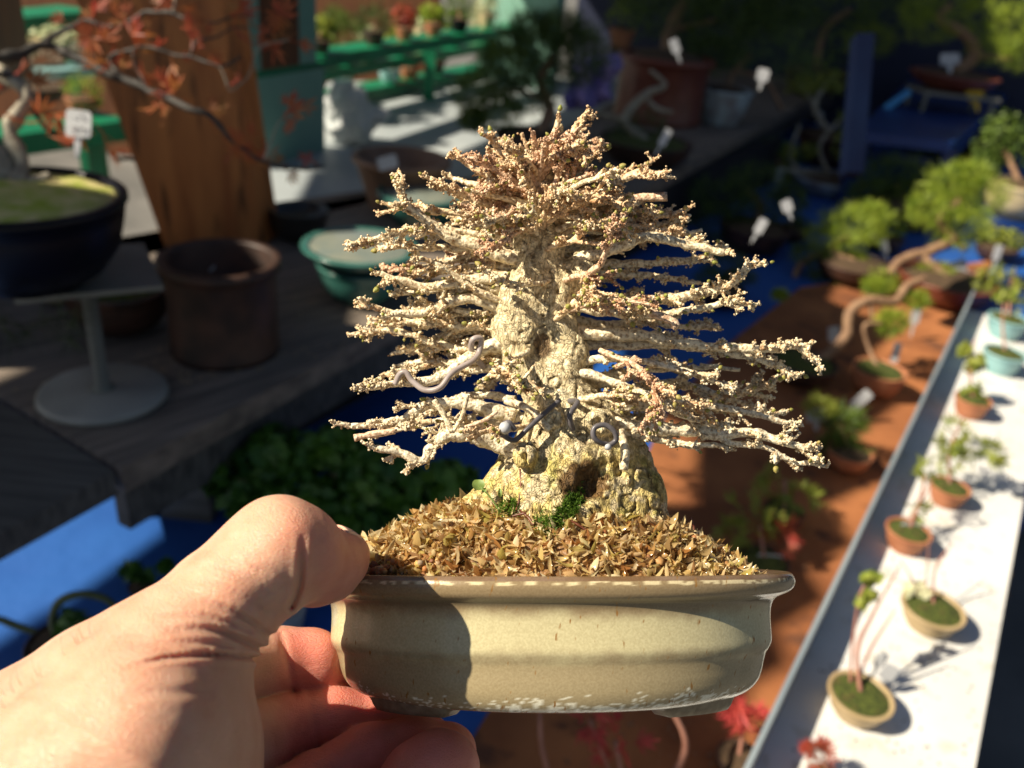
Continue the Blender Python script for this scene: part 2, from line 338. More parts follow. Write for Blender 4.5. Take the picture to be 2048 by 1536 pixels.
M_moss = pm('moss', (0.03, 0.045, 0.006), (0.13, 0.16, 0.02), 260, 0.9, 0.004, 700, c3=(.10, .06, .02), s3=120)
M_bark = pm('brown_bark', (0.16, 0.085, 0.045), (0.30, 0.18, 0.10), 90, 0.75, 0.0008, 260)
M_barkg = pm('grey_bark', (0.22, 0.19, 0.14), (0.42, 0.38, 0.29), 80, 0.75, 0.0008, 260)
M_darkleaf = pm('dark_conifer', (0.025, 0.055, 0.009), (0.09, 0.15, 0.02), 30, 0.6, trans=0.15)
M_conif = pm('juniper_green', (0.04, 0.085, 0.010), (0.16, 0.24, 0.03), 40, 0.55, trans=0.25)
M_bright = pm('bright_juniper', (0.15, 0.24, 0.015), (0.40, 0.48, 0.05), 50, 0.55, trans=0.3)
M_pine = pm('pine_needle', (0.07, 0.13, 0.03), (0.18, 0.28, 0.07), 40, 0.5, trans=0.2)
M_leaf = pm('green_leaf', (0.03, 0.10, 0.010), (0.11, 0.24, 0.02), 25, 0.45, trans=0.25)
M_yleaf = pm('yellow_green_leaf', (0.18, 0.24, 0.03), (0.36, 0.38, 0.06), 40, 0.5, trans=0.3)
M_rleaf = pm('red_maple_leaf', (0.36, 0.04, 0.035), (0.48, 0.14, 0.05), 30, 0.5, trans=0.35)
M_pink = pm('pink_stem', (0.28, 0.12, 0.08), (0.42, 0.20, 0.14), 60, 0.5)
M_redl = pm('crimson_leaf', (0.45, 0.04, 0.05), (0.6, 0.10, 0.08), 60, 0.5, trans=0.35)
M_terra = pm('terracotta', (0.36, 0.13, 0.06), (0.45, 0.19, 0.09), 40, 0.7)
M_dterra = pm('dark_clay', (0.028, 0.015, 0.011), (0.075, 0.034, 0.022), 30, 0.55)
M_tan = pm('tan_glaze', (0.36, 0.26, 0.13), (0.48, 0.36, 0.2), 30, 0.45)
M_beige = pm('beige_glaze', (0.55, 0.43, 0.24), (0.6, 0.5, 0.3), 30, 0.35)
M_teal = pm('teal_glaze', (0.025, 0.11, 0.09), (0.06, 0.18, 0.15), 40, 0.25, coat=.3)
M_tealp = pm('pale_teal_glaze', (0.22, 0.42, 0.44), (0.30, 0.5, 0.5), 30, 0.3)
M_cream = pm('cream_glaze', (0.26, 0.27, 0.21), (0.18, 0.22, 0.20), 35, 0.25, coat=.3)
M_navy = pm('navy_glaze', (0.001, 0.0015, 0.004), (0.003, 0.003, 0.008), 20, 0.38, spec=.25)
M_bpot = pm('blue_white_glaze', (0.42, 0.52, 0.55), (0.24, 0.22, 0.22), 20, 0.3)
M_redp = pm('red_brown_glaze', (0.13, 0.03, 0.018), (0.18, 0.05, 0.03), 20, 0.4)
M_tagw = pm('white_tag', (0.55, 0.56, 0.57), (0.42, 0.43, 0.45), 20, 0.5)
M_tagy = pm('yellow_tag', (0.75, 0.5, 0.02), (0.7, 0.45, 0.02), 20, 0.5)
M_bluep = pm('blue_plastic', (0.004, 0.028, 0.14), (0.006, 0.04, 0.19), 6, 0.4)
M_stone = pm('grey_stone', (0.14, 0.14, 0.12), (0.20, 0.20, 0.17), 14, 0.55, 0.0006, 150)
M_lilac = pm('lilac_cloth', (0.26, 0.20, 0.50), (0.34, 0.27, 0.6), 10, 0.8, trans=0.2)
M_wplas = pm('white_plastic_bag', (0.68, 0.70, 0.70), (0.55, 0.6, 0.6), 15, 0.35, trans=0.3)
M_soil = pm('dark_soil', (0.05, 0.03, 0.015), (0.10, 0.06, 0.03), 120, 0.9, 0.0015, 400)
M_flor = pm('flower_pale', (0.7, 0.66, 0.45), (0.5, 0.6, 0.3), 40, 0.6, trans=.2)

def potted(name, label, cat, base, z=None, d=None, pot=None, moss=None, trunks=(), tmat=None, pads=(), kind='needle', fmat=None, dens=1.0, size=1.0, group=None, zoff=0.0):
    """pot stands at pixel `base` on the plane z; pixel sizes are taken at that distance"""
    P0 = onz(base[0], base[1], z) if z is not None else at(base[0], base[1], d)
    D = dep(P0); s_ = D/F
    root = empty(name, P0, label, cat, group); top = P0.copy()
    if pot:
        pw, ph, pk, pmx = pot[:4]; sx = pot[4] if len(pot) > 4 else 1; an = pot[5] if len(pot) > 5 else 0
        potmesh(P0, pw*s_, ph*s_, pk, sx=sx, ang=an).build('pot', pmx, root)
        top = P0+Vector((0, 0, ph*s_))
        if moss is not False:
         mb = MB(); stuffdome(mb, (0, 0, 0), pw*s_*0.435, ph*s_*0.16)
         V = np.concatenate(mb.v); V[:, 0] *= sx; V = V @ np.array(Matrix.Rotation(an, 3, 'Z')).T; mb.v = [V+np.array(top-Vector((0, 0, ph*s_*0.08)))]
         mb.build('moss' if moss is not None else 'soil', moss or M_soil, root)
    for k, tr in enumerate(trunks):
        pts = []; rr = []
        for j, q in enumerate(tr):
            dd = D+(q[3]*s_ if len(q) > 3 else 0); pts.append(tuple(at(q[0], q[1], dd))); rr.append(q[2]*s_)
        if k == 0 and pot: pts[0] = tuple(top-Vector((0, 0, ph*s_*0.1)))
        A = spline([tuple(p)+(r,) for p, r in zip(pts, rr)], max(8, 6*len(pts)))
        mb = MB(); mb.tube(A[:, :3], np.abs(A[:, 3])*(1+noise3(A[:, :3], 0.02)*0.3), 8, jit=.06); mb.build('trunk' if k == 0 else 'branch', tmat or M_bark, root)
    for q in pads:
        dd = D+(q[4]*s_ if len(q) > 4 else RNG.uniform(-.15, .15)*q[2]*s_); c = at(q[0], q[1], dd); rx, ry = q[2]*s_, q[3]*s_; mb = MB()
        if kind == 'needle': needles(mb, c, (rx, rx*.8, ry), int(520*dens), 0.5*ry*size+0.004, 0.0006+0.012*ry)
        elif kind == 'pine': needles(mb, c, (rx*.5, rx*.5, ry*.5), int(200*dens), 0.8*ry*size+0.006, 0.0007, out=1.0)
        elif kind == 'leaf': leaves(mb, c, (rx, rx*.8, ry), int(170*dens), 0.009*size)
        elif kind == 'star':
            for _ in range(int(14*dens)):
                v = RNG.normal(size=3); v /= np.linalg.norm(v); p = np.array(c)+v*np.array([rx, rx, ry])*RNG.uniform(.3, 1); starleaf(mb, p, v+np.array([0, 0, .1]), 0.022*size, 5)
        f = q[5] if len(q) > 5 else (fmat or M_conif)
        mb.build('foliage', f, root, False)
    return root
def plabel(px, py, d, wpx, hpx, label, mat=None, rot=0.0, stem=True, lean=0.0, group=None):
    """flat plastic plant label on a pointed stem"""
    s_ = d/F; c = at(px, py, d); W, H = wpx*s_/2, hpx*s_/2; rc = min(W, H)*.35; pts = []
    for cx, cy, a0 in ((W-rc, H-rc, 0), (-W+rc, H-rc, 90), (-W+rc, -H+rc, 180), (W-rc, -H+rc, 270)):
        for k in range(4): a = math.radians(a0+k*30); pts.append((cx+rc*math.cos(a), cy+rc*math.sin(a)))
    if stem:
        i = 12; sw = W*.28; pts = pts[:12]+[(-sw, -H), (-sw*.8, -H*2.1), (0, -H*2.6), (sw*.8, -H*2.1), (sw, -H)]+pts[12:]
    n = len(pts); mb = MB(); R = CM.to_3x3() @ Matrix.Rotation(rot, 3, 'Z') @ Matrix.Rotation(lean, 3, 'X') @ Matrix.Rotation(lean*.5, 3, 'Y')
    V = np.array([(x, y, .0006) for x, y in pts]+[(x, y, -.0006) for x, y in pts]) @ np.array(R).T+np.array(c)
    mb.add(V, [tuple(range(n)), tuple(range(2*n-1, n-1, -1))]+[(i, n+i, n+(i+1) % n, (i+1) % n) for i in range(n)])
    o = mb.build('plant_label', mat or M_tagw, None, False); tag(o, label, 'plant label', group); return o
#@@BACKGROUND
#@@HELD
# ================================================================== THE STALL'S THINGS
def box_between(a, b_, width, zlo, zhi, mat, name, parent=None, away=1):
    a = Vector((a.x, a.y)); b_ = Vector((b_.x, b_.y)); d = (b_-a).normalized(); n = Vector((-d.y, d.x))*away*width
    mb = MB(); mb.prism([tuple(a), tuple(b_), tuple(b_+n), tuple(a+n)], zlo, zhi); return mb.build(name, mat, parent, False)
# --- far side: green tiered stand with tiny potted trees
o = onz(800, 130, 0.95)
gs = empty('tiered_stand', (o.x, o.y, 0), 'long bright green tiered plant stand in the sun far behind', 'plant stand')
TI = [(0.90, (560, 212), (1010, 128)), (1.0, (540, 160), (1060, 72)), (1.08, (540, 128), (1120, 40))]
for z, a, b_ in TI:
    pa, pb = onz(a[0], a[1], z), onz(b_[0], b_[1], z); box_between(pa, pb, .09, z-.012, z, M_green, 'shelf', gs)
    box_between(pa, pb, .012, z-.03, z-.0125, M_green, 'front_rail', gs)
for z, a, b_ in TI:
    pa, pb = onz(a[0], a[1], z), onz(b_[0], b_[1], z)
    for t in (.05, .5, .95):
        p = pa+(pb-pa)*t; d_ = (pb-pa).normalized(); p = p+Vector((-d_.y, d_.x, 0))*.1; mb = MB(); mb.box((p.x, p.y, (z-.024)/2), (.035, .035, z-.024)); mb.build('leg', M_green, gs, False)
spec = [  # tier, x, pot width, height, pot material, foliage: (dx, dy, rx, ry), material, kind, words
 (1, 628, 62, 34, M_beige, [(0, -52, 42, 30), (20, -85, 26, 22)], M_yleaf, 'leaf', 'yellow green bush in a cream pot at the left end of the middle green shelf'),
 (1, 690, 50, 30, M_dterra, [(0, -55, 42, 34), (-18, -88, 24, 20)], M_conif, 'needle', 'dark green bush in a brown pot, second from left on the middle green shelf'),
 (1, 738, 36, 34, M_terra, [(0, -46, 22, 20)], M_flor, 'leaf', 'white flowered seedling in a bright orange pot on the middle green shelf'),
 (1, 796, 40, 24, M_tealp, [(0, -40, 26, 18)], M_yleaf, 'leaf', 'small leafy plant in a pale teal pot on the middle green shelf'),
 (1, 845, 34, 40, M_beige, [(0, -52, 20, 16)], M_flor, 'leaf', 'pale flowered plant in a tall cream pot on the middle green shelf'),
 (1, 905, 40, 24, M_navy, [(0, -38, 24, 18), (10, -62, 20, 14)], M_conif, 'leaf', 'green plant in a dark blue pot toward the right of the middle green shelf'),
 (1, 960, 38, 28, M_tan, [(0, -45, 28, 26)], M_flor, 'leaf', 'straw coloured twiggy plant in a tan pot on the middle green shelf'),
 (2, 640, 44, 24, M_dterra, [(0, -44, 34, 24)], M_yleaf, 'leaf', 'yellow green plant at the left end of the top green shelf'),
 (2, 748, 44, 26, M_dterra, [(0, -44, 38, 30)], M_darkleaf, 'needle', 'dark round conifer on the top green shelf left of the orange one'),
 (2, 808, 36, 24, M_terra, [(0, -46, 30, 26)], M_rleaf, 'leaf', 'orange leaved little tree on the top green shelf'),
 (2, 866, 36, 24, M_terra, [(0, -42, 30, 22)], M_bright, 'leaf', 'bright green little tree just right of the orange one on the top green shelf'),
 (2, 918, 38, 24, M_navy, [(0, -44, 36, 24)], M_conif, 'needle', 'mid green tree second from the right on the top green shelf'),
 (2, 972, 36, 26, M_beige, [(0, -42, 28, 30)], M_flor, 'leaf', 'pale straw twiggy tree at the right end of the top green shelf'),
 (0, 632, 44, 30, M_terra, [(0, -34, 22, 12)], M_rleaf, 'leaf', 'orange pot with red leaves at the left end of the lowest green shelf'),
 (0, 684, 40, 26, M_tealp, [(0, -32, 24, 14)], M_yleaf, 'leaf', 'mint pot with pale leaves on the lowest green shelf'),
 (0, 778, 46, 26, M_tealp, [(0, -32, 22, 12)], M_conif, 'leaf', 'turquoise pot with a low plant midway along the lowest green shelf'),
 (0, 818, 42, 22, M_terra, [(0, -30, 22, 12)], M_rleaf, 'leaf', 'shallow orange pot beside the turquoise pot on the lowest green shelf'),
 (0, 870, 40, 24, M_dterra, [(0, -34, 26, 14)], M_conif, 'leaf', 'brown pot with green leaves at the right of the lowest green shelf'),
]
for ti, x, pw, ph, pmx, pads, fm, kd, words in spec:
    z, a, b_ = TI[ti]; y = np.interp(x, [a[0], b_[0]], [a[1], b_[1]])-7
    potted('small_potted_tree', words, 'potted tree', (x, y), z+.0005, pot=(pw, ph, 'round', pmx), trunks=[[(x, y-ph, 3), (x+pads[0][0]*.5, y+pads[0][1], 2)]], pads=[(x+q[0], y+q[1], q[2], q[3], 0) for q in pads], kind=kd, fmat=fm, dens=1.0, size=1.2, group='small potted trees on the green stand')
# second green stand behind the maple at the far left
o = onz(60, 60, 1.02)
g2 = empty('tiered_stand', (o.x, o.y, 0), 'green shelf stand seen at far left behind the red maple', 'plant stand')
for z, a, b_ in ((1.04, (-200, 60), (200, 20)), (.88, (-200, 300), (260, 240))):
    pa, pb = onz(a[0], a[1], z), onz(b_[0], b_[1], z); box_between(pa, pb, .15, z-.05, z, M_green, 'shelf', g2)
    for t in (.1, .9):
        p = pa+(pb-pa)*t; d_ = (pb-pa).normalized(); p = p+Vector((-d_.y, d_.x, 0))*.07; mb = MB(); mb.box((p.x, p.y, (z-.05)/2), (.03, .03, z-.051)); mb.build('leg', M_green, g2, False)
potted('small_potted_tree', 'yellow green mossy ball plant behind the white label at left', 'potted tree', (165, 225), .8805, pot=(60, 30, 'round', M_terra), pads=[(165, 180, 34, 26, 0), (190, 205, 14, 10, 0)], kind='needle', fmat=M_bright, dens=.7)
potted('small_potted_tree', 'pale flowering bush on the green shelf at the top left corner', 'potted tree', (40, 110), .95, pot=(80, 30, 'round', M_beige), pads=[(20, 90, 60, 26, 0), (110, 70, 50, 22, 0)], kind='leaf', fmat=M_flor, dens=.9)
potted('small_potted_tree', 'grey green twiggy plant behind the long maple branch at left', 'potted tree', (90, 200), .8805, pot=(90, 26, 'round', M_dterra), pads=[(60, 150, 50, 26, 0), (120, 100, 46, 22, 0)], kind='needle', fmat=M_barkg, dens=.5)
a = onz(-150, 165, .93); b_ = onz(190, 135, .93); tag(box_between(a, b_, .1, .905, .93, M_tealp, 'tray'), 'pale blue grey plastic tray beneath the long maple branch', 'tray')
# pale green cabinet with posts
a, b_ = onz(522, 338, .8605), onz(650, 300, .8605); o = (a+b_)/2
cb = empty('green_cabinet', (o.x, o.y, .8605), 'pale green painted cabinet front with two uprights just right of the wooden post', 'cabinet')
box_between(a, b_, .03, .8605, 1.06, M_pgreen, 'panel', cb)
d_ = (b_-a); 
box_between(a-d_*.04, b_+d_*.04, .04, 1.0602, 1.075, M_green, 'top_rail', cb)
for t0, t1 in ((-.08, .06), (.62, .88)): box_between(a+d_*t0, a+d_*t1, .035, 1.0755, 1.75, M_pgreen, 'upright', cb)
box_between(a+d_*.07, a+d_*.61, .02, 1.0755, 1.75, M_postd, 'door', cb)
# plastic bag
P0 = onz(700, 285, .861); s_ = dep(P0)/F; mb = MB(); V = ICO1[0].copy()
b3 = bmesh.new(); bmesh.ops.create_icosphere(b3, subdivisions=5, radius=1); V = np.array([v.co[:] for v in b3.verts]); Fi = np.array([[v.index for v in f.verts] for f in b3.faces]); b3.free()
V = V*(1+noise3(V, .55, 2)[:, None]*.7-np.abs(noise3(V, .3, 3))[:, None]*.7+noise3(V, .14, 4)[:, None]*.14)*np.array([62, 50, 62])*s_; V[:, 2] = np.maximum(V[:, 2]+48*s_, 0.0005)
mb.add(V+np.array(P0), Fi); tag(mb.build('plastic_bag', M_wplas, None, True), 'crumpled white plastic bag lying on the pale grey sheet', 'bag')
# things far behind
mb = MB(); mb.prism([(.12, 4.55), (6.5, 2.4), (6.6, 2.6), (.2, 4.75)], 0, 2.6); tag(mb.build('dark_partition', M_navyw, None, False), 'dark navy partition closing off the back of the stall', 'partition')
mb = MB(); mb.prism([(-6, 5.2), (-.6, 4.9), (-.6, 5.0), (-6, 5.3)], 0, 1.5); tag(mb.build('brown_fence', M_postd, None, False), 'dark brown board fence far behind at left', 'fence')
a, b_ = at(960, 60, 3.4), at(1110, 60, 3.2); tag(box_between(a, b_, .05, 0, 1.5, M_pgreen, 'pale_panel'), 'pale green board standing behind the right end of the green stand', 'board')

# --- on the wooden table
potted('bonsai_tree', 'big dark juniper bonsai with a lit left edge coloured in standing on the wooden table', 'potted tree', (1068, 350), ZS+.0005, pot=(170, 80, 'bowl', M_dterra), trunks=[[(1068, 290, 12), (1100, 220, 11), (1080, 160, 9), (1110, 110, 7)], [(1085, 200, 5), (1030, 180, 4), (980, 190, 3)]],
  pads=[(1090, 100, 90, 62), (1020, 130, 62, 50), (1150, 110, 70, 60), (955, 190, 46, 42, -30, M_conif), (990, 225, 50, 38, -30, M_conif), (1055, 190, 60, 36), (1120, 60, 60, 36), (945, 240, 26, 22, -30, M_conif), (1000, 120, 44, 30, -40, M_conif), (1060, 60, 40, 30)], fmat=M_darkleaf, dens=1.5)  # left pads get a lighter green to colour in the sunlit edge
potted('bonsai_tree', 'very dark conifer in a big red brown pot at the top centre', 'potted tree', (1312, 238), ZS+.0005, pot=(190, 120, 'drum', M_redp), trunks=[[(1312, 120, 14), (1340, 60, 12), (1370, 0, 10)], [(1340, 60, 7), (1430, 40, 5)]],
  pads=[(1340, 30, 95, 46), (1440, 50, 80, 60), (1300, -20, 80, 50), (1420, 110, 54, 36), (1480, 0, 80, 50), (1560, 10, 60, 50)], fmat=M_darkleaf, dens=1.6)
potted('bonsai_tree', 'pine with long pale needles in a small blue and white flared pot', 'potted tree', (1438, 246), ZS+.0005, pot=(112, 66, 'round', M_bpot), trunks=[[(1440, 180, 6), (1470, 140, 6), (1500, 110, 4)], [(1470, 140, 4), (1530, 160, 4), (1565, 220, 5)]],
  pads=[(1500, 90, 60, 60), (1560, 110, 56, 56), (1530, 60, 50, 50), (1600, 130, 40, 44), (1480, 120, 36, 36)], kind='pine', fmat=M_pine, dens=.8)
potted('bonsai_tree', 'low clay pot with a dark moss mound and grey deadwood at centre back', 'potted tree', (1285, 322), ZS+.0005, pot=(190, 42, 'bowl', M_dterra), moss=M_moss, tmat=M_barkg, trunks=[[(1285, 280, 9), (1250, 240, 9), (1290, 190, 8), (1330, 170, 5), (1300, 140, 4)], [(1250, 240, 6), (1190, 225, 5)], [(1290, 190, 5), (1310, 215, 5), (1345, 225, 4)]], pads=[(1290, 250, 50, 26), (1250, 270, 40, 20)], fmat=M_darkleaf, dens=.5)
potted('small_potted_tree', 'tiny bright green seedling in a small orange pot at the top centre', 'potted tree', (1240, 96), 1.02, pot=(52, 36, 'round', M_terra), pads=[(1236, 28, 30, 30, 0), (1250, 5, 22, 20, 0)], kind='leaf', fmat=M_bright, dens=.4)
P0 = onz(1240, 96, 1.02); mb = MB(); mb.box((P0.x, P0.y, (ZS+1.0195)/2), (.07, .07, 1.0195-ZS)); tag(mb.build('display_block', M_dterra, None, False), 'dark block raising the tiny orange pot at the top centre', 'stand')
# lilac cloth bundle
P0 = at(1185, 165, dep(onz(1185, 250, ZS))); s_ = dep(P0)/F; n = 24; mb = MB(); V = []
for i in range(n):
    for j in range(n):
        u, v = i/(n-1)*2-1, j/(n-1)*2-1; V.append((u*46+10*math.sin(v*3), 14*math.sin(u*7+v*2)+10*math.cos(v*5+u), v*52*(1-.25*u*u)+16*u))
V = np.array(V)*s_; mb.add(V+np.array(P0), [(i*n+j, (i+1)*n+j, (i+1)*n+j+1, i*n+j+1) for i in range(n-1) for j in range(n-1)])
cl = mb.build('lilac_cloth', M_lilac, None, True); sm = cl.modifiers.new('t', 'SOLIDIFY'); sm.thickness = .002; tag(cl, 'lilac cloth bundle hanging between the dark conifers at centre back', 'cloth')
plabel(1350, 92, 1.45, 18, 28, 'small white label in the big red brown pot', rot=.4, lean=.3)
plabel(1330, 275, 1.25, 15, 34, 'white label leaning in the low clay pot', rot=-.5, lean=.2)
plabel(1526, 150, 1.5, 24, 24, 'white label among the long pine needles', rot=-.2, lean=.2)
potted('empty_pot', 'tall brown cylinder pot on feet with a reddish rim, in front of the post', 'pot', (452, 695), ZS+.0005, pot=(228, 190, 'drum', M_dterra), moss=False)
Pq = at(395, 528, dep(onz(452, 695, ZS))-.03); plabel(392, 528, dep(Pq)+.03, 66, 42, 'pale paper slip inside the tall brown cylinder pot', mat=M_sheet, rot=.25, stem=False, lean=.3)
potted('potted_plant', 'low brown bowl of dark soil behind the metal stand', 'pot', (245, 652), ZS+.0005, pot=(205, 92, 'bowl', M_dterra), moss=M_moss, pads=[(240, 548, 55, 14)], kind='needle', fmat=M_darkleaf, dens=.6)
potted('empty_pot', 'black rounded bowl right behind the base of the wooden post', 'pot', (600, 478), ZS+.0005, pot=(116, 62, 'bowl', pm('black_glaze', (.02, .018, .016), (.035, .03, .026), 20, .35)), moss=False)
potted('empty_pot', 'tall tapering brown clay pot standing on the sheet edge', 'pot', (800, 432), ZS-.02, pot=(192, 118, 'tall', pm('brown_clay', (.20, .11, .065), (.28, .16, .1), 30, .6)), moss=False)
b1 = potted('empty_pot', 'dark teal footed bowl beneath the wide teal dish', 'pot', (722, 596), ZS+.0005, pot=(176, 76, 'bowl', M_teal), moss=False)
potted('teal_dish', 'wide shallow teal dish with cream inside, stacked on the dark teal bowl', 'dish', (720, 522), ZS+.0005+76*dep(onz(722, 596, ZS))/F, pot=(232, 34, 'dish', M_teal), moss=M_cream)
potted('teal_dish', 'teal oval dish with cream inside resting in front of the tall clay pot', 'dish', (842, 442), ZS+.001, pot=(178, 60, 'dish', M_teal), moss=M_cream)
plabel(775, 325, 1.33, 40, 26, 'white price slip inside the tall tapering clay pot', rot=.2, stem=False, lean=.5)

# metal stand with the navy pot and the red maple
P0 = onz(208, 792, ZS+.0005); D0 = dep(P0); s_ = D0/F
top = near_vertical(P0, 163, 542); hz = top.z-P0.z; print('stand height', hz)
st = empty('turntable_stand', P0, 'grey round based metal stand lifting the navy blue pot', 'stand')
mb = MB(); mb.lathe([(0, 0), (118*s_, 0), (122*s_, 4*s_), (120*s_, 12*s_), (112*s_, 16*s_), (0, 18*s_)], P0, 48); mb.build('base', pm('pale_stone', (.26, .26, .23), (.36, .35, .31), 14, .5, .0006, 150), st)
mb = MB(); mb.tube([P0+Vector((0, 0, 16*s_)), P0+Vector((0, 0, 26*s_)), P0+Vector((0, 0, 27*s_)), P0+Vector((0, 0, hz-.006))], [24*s_, 18*s_, 14*s_, 14*s_], 16); mb.build('pole', M_stone, st)
mb = MB(); R = np.array(Matrix.Rotation(.55, 3, 'Z')); mb.box((P0.x, P0.y, P0.z+hz), (236*s_, 236*s_, 9*s_), R); mb.build('top_plate', M_stone, st, False)
zt = P0.z+hz+6.2*s_
Pn = onz(62, 560, zt); Dn = dep(Pn); sn = Dn/F
maple = empty('maple_bonsai', Pn, 'red leaved maple bonsai in a glossy navy blue pot on the metal stand', 'potted tree')
potmesh(Pn, 395*sn, 178*sn, 'bowl').build('pot', M_navy, maple)
M_mg = pm('moss_and_mesh', (.30, .38, .03), (.62, .54, .24), 45, .85, .001, 500)
mb = MB(); stuffdome(mb, Pn+Vector((0, 0, 166*sn)), 176*sn, 20*sn, 40); mb.build('moss', M_mg, maple)
mt = Pn+Vector((0, 0, 175*sn))
for tr in ([(-10, 400, 40), (10, 330, 34), (-30, 280, 30), (-60, 200, 26)], [(25, 385, 22), (45, 330, 18), (20, 260, 20), (55, 190, 17), (-10, 140, 20)], [(-40, 410, 26), (60, 370, 14), (100, 350, 8)]):
    A = spline([tuple(at(q[0], q[1], Dn-.01))+(q[2]*sn*.8,) for q in tr], 26); mb = MB(); mb.tube(A[:, :3], A[:, 3]*(1+noise3(A[:, :3], .012)*.9), 12, jit=.12); mb.build('trunk', M_barkg, maple)
Mb = pm('dark_maple_bark', (.012, .010, .008), (.05, .042, .035), 60, .7, .0006, 220)
brs = [([(-60, 125, 17), (30, 110, 15), (100, 92, 13), (160, 118, 13), (220, 150, 12), (300, 178, 10), (360, 205, 9), (430, 245, 7.5), (480, 288, 6), (530, 328, 5), (590, 340, 4), (650, 335, 2)], 0),
       ([(60, 105, 8), (130, 62, 7), (180, 45, 6), (240, 48, 5.5), (300, 25, 5), (340, 24, 5), (390, 38, 4), (450, 40, 3), (500, 30, 2)], 0), ([(300, 178, 4), (262, 100, 4), (330, 105, 4), (380, 112, 4), (440, 132, 3.5), (480, 110, 3)], .5),
       ([(250, 165, 6), (225, 120, 6), (262, 98, 5)], .5), ([(380, 112, 3.4), (395, 80, 3), (440, 68, 2.5), (500, 55, 2)], .5), ([(-20, 150, 9), (30, 160, 8), (60, 200, 7), (90, 250, 6), (125, 275, 4)], .6), ([(530, 328, 3), (560, 240, 2), (600, 222, 1.8)], .7), ([(340, 24, 3), (345, 0, 3), (340, -40, 3)], .8), ([(230, 315, 6), (268, 318, 5)], .2), ([(440, 132, 2), (470, 180, 2), (520, 100, 2), (575, 75, 2)], .6)]
leafpts = []
for tr, st_ in brs:
    A = spline([tuple(at(q[0], q[1], Dn-.02+.03*math.sin(q[0]*.01)))+(q[2]*sn,) for q in tr], 10*len(tr)); A[:, :3] += np.stack([noise3(A[:, :3], .02, q) for q in (1, 2, 3)], 1)*.007
    mb = MB(); mb.tube(A[:, :3], A[:, 3]*(1+noise3(A[:, :3], .009)*.8)*.72, 9, jit=.08); mb.build('branch', Mb if tr[0][2] > 3.3 else M_barkg, maple)
    for i in range(3, len(A), 3):
        if RNG.random() < (.40 if len(tr) > 3 else .35): leafpts.append(A[i, :3])
M_orl = pm('orange_maple_leaf', (.46, .09, .035), (.42, .20, .05), 40, .5, trans=.4)
lm = [MB(), MB()]
for p in leafpts:
    for q in range(int(RNG.integers(1, 3))):
        d = RNG.normal(size=3)*np.array([1, .8, .8])+np.array([0, 0, .5]); d /= np.linalg.norm(d); L_ = RNG.uniform(.011, .023); tip = p+d*L_*.6
        m_ = lm[int(RNG.random() < .5)]; m_.tube([p, p+d*L_*.3, tip], .0005, 4); starleaf(m_, tip, d+RNG.normal(size=3)*.3, L_, int(RNG.integers(4, 8)))
for q in ((180, 75), (262, 70), (205, 80), (355, 175), (495, 300), (510, 325), (45, 245), (75, 225), (110, 225), (150, 285), (205, 265), (225, 300), (560, 30), (545, 95), (480, 20), (520, 60), (150, 255)):
    p = np.array(at(q[0], q[1], Dn-.02)); 
    for r in range(2): starleaf(lm[r], p, RNG.normal(size=3)*np.array([1, .6, 1]), .024, 7)
lm[0].build('foliage', M_rleaf, maple, False); lm[1].build('foliage', M_orl, maple, False)
for c in ((155, 270, 15), (195, 285, 10), (60, 330, 12)):
    pass
lb = plabel(157, 248, Dn-.03, 50, 54, 'white plant label with faint pencil marks in the navy blue pot', rot=-.12, lean=.15)
mb = MB(); M_pencil = pm('pencil_mark', (.10, .10, .12), (.16, .16, .18), 60, .7)
for (x0, y0), (x1, y1) in (((140, 240), (146, 228)), ((146, 228), (151, 240)), ((155, 229), (156, 241)), ((155, 229), (162, 232)), ((166, 228), (167, 240)), ((166, 240), (172, 239)), ((142, 256), (150, 252)), ((150, 252), (156, 259)), ((160, 252), (168, 260)), ((168, 252), (161, 260)), ((142, 268), (170, 265))):
    mb.tube([at(x0, y0, Dn-.0315), at(x1, y1, Dn-.0315)], .0004, 4)
mk = mb.build('writing', M_pencil, None, False); mk.parent = lb
# pine sprigs poking in at the left edge
sp = empty('pine_tree', at(-60, 640, Dn), 'dark pine sprigs reaching in at the left edge below the navy pot', 'tree')
mb = MB(); A = spline([tuple(at(x, y, Dn-.02)) for x, y in ((-160, 640), (-40, 640), (40, 650), (90, 640), (140, 635))], 30); mb.tube(A, 4*sn, 6); mb.tube(spline([tuple(at(x, y, Dn-.02)) for x, y in ((-140, 560), (-60, 545), (0, 560))], 12), 4*sn, 6); mb.build('branch', Mb, sp)
mb = MB()
for x, y in ((20, 665), (52, 662), (84, 640), (120, 632), (145, 640), (8, 640), (0, 545), (-20, 565), (140, 675)):
    c = np.array(at(x, y, Dn-.02))
    for i in range(26):
        d = RNG.normal(size=3); d[2] -= .5; d /= np.linalg.norm(d); s2 = np.cross(d, RNG.normal(size=3)); s2 /= np.linalg.norm(s2); L_ = RNG.uniform(.018, .04); mb.add([c-s2*.0005, c+s2*.0005, c+d*L_], [(0, 1, 2)])
mb.build('foliage', pm('dark_pine_needle', (.02, .035, .012), (.05, .07, .02), 30, .6), sp, False)
# tiny pale rock pot at the far left
potted('potted_plant', 'small cream pot of orange gravel behind the pole of the metal stand', 'pot', (120, 600), ZS+.0005, pot=(84, 34, 'bowl', M_beige))

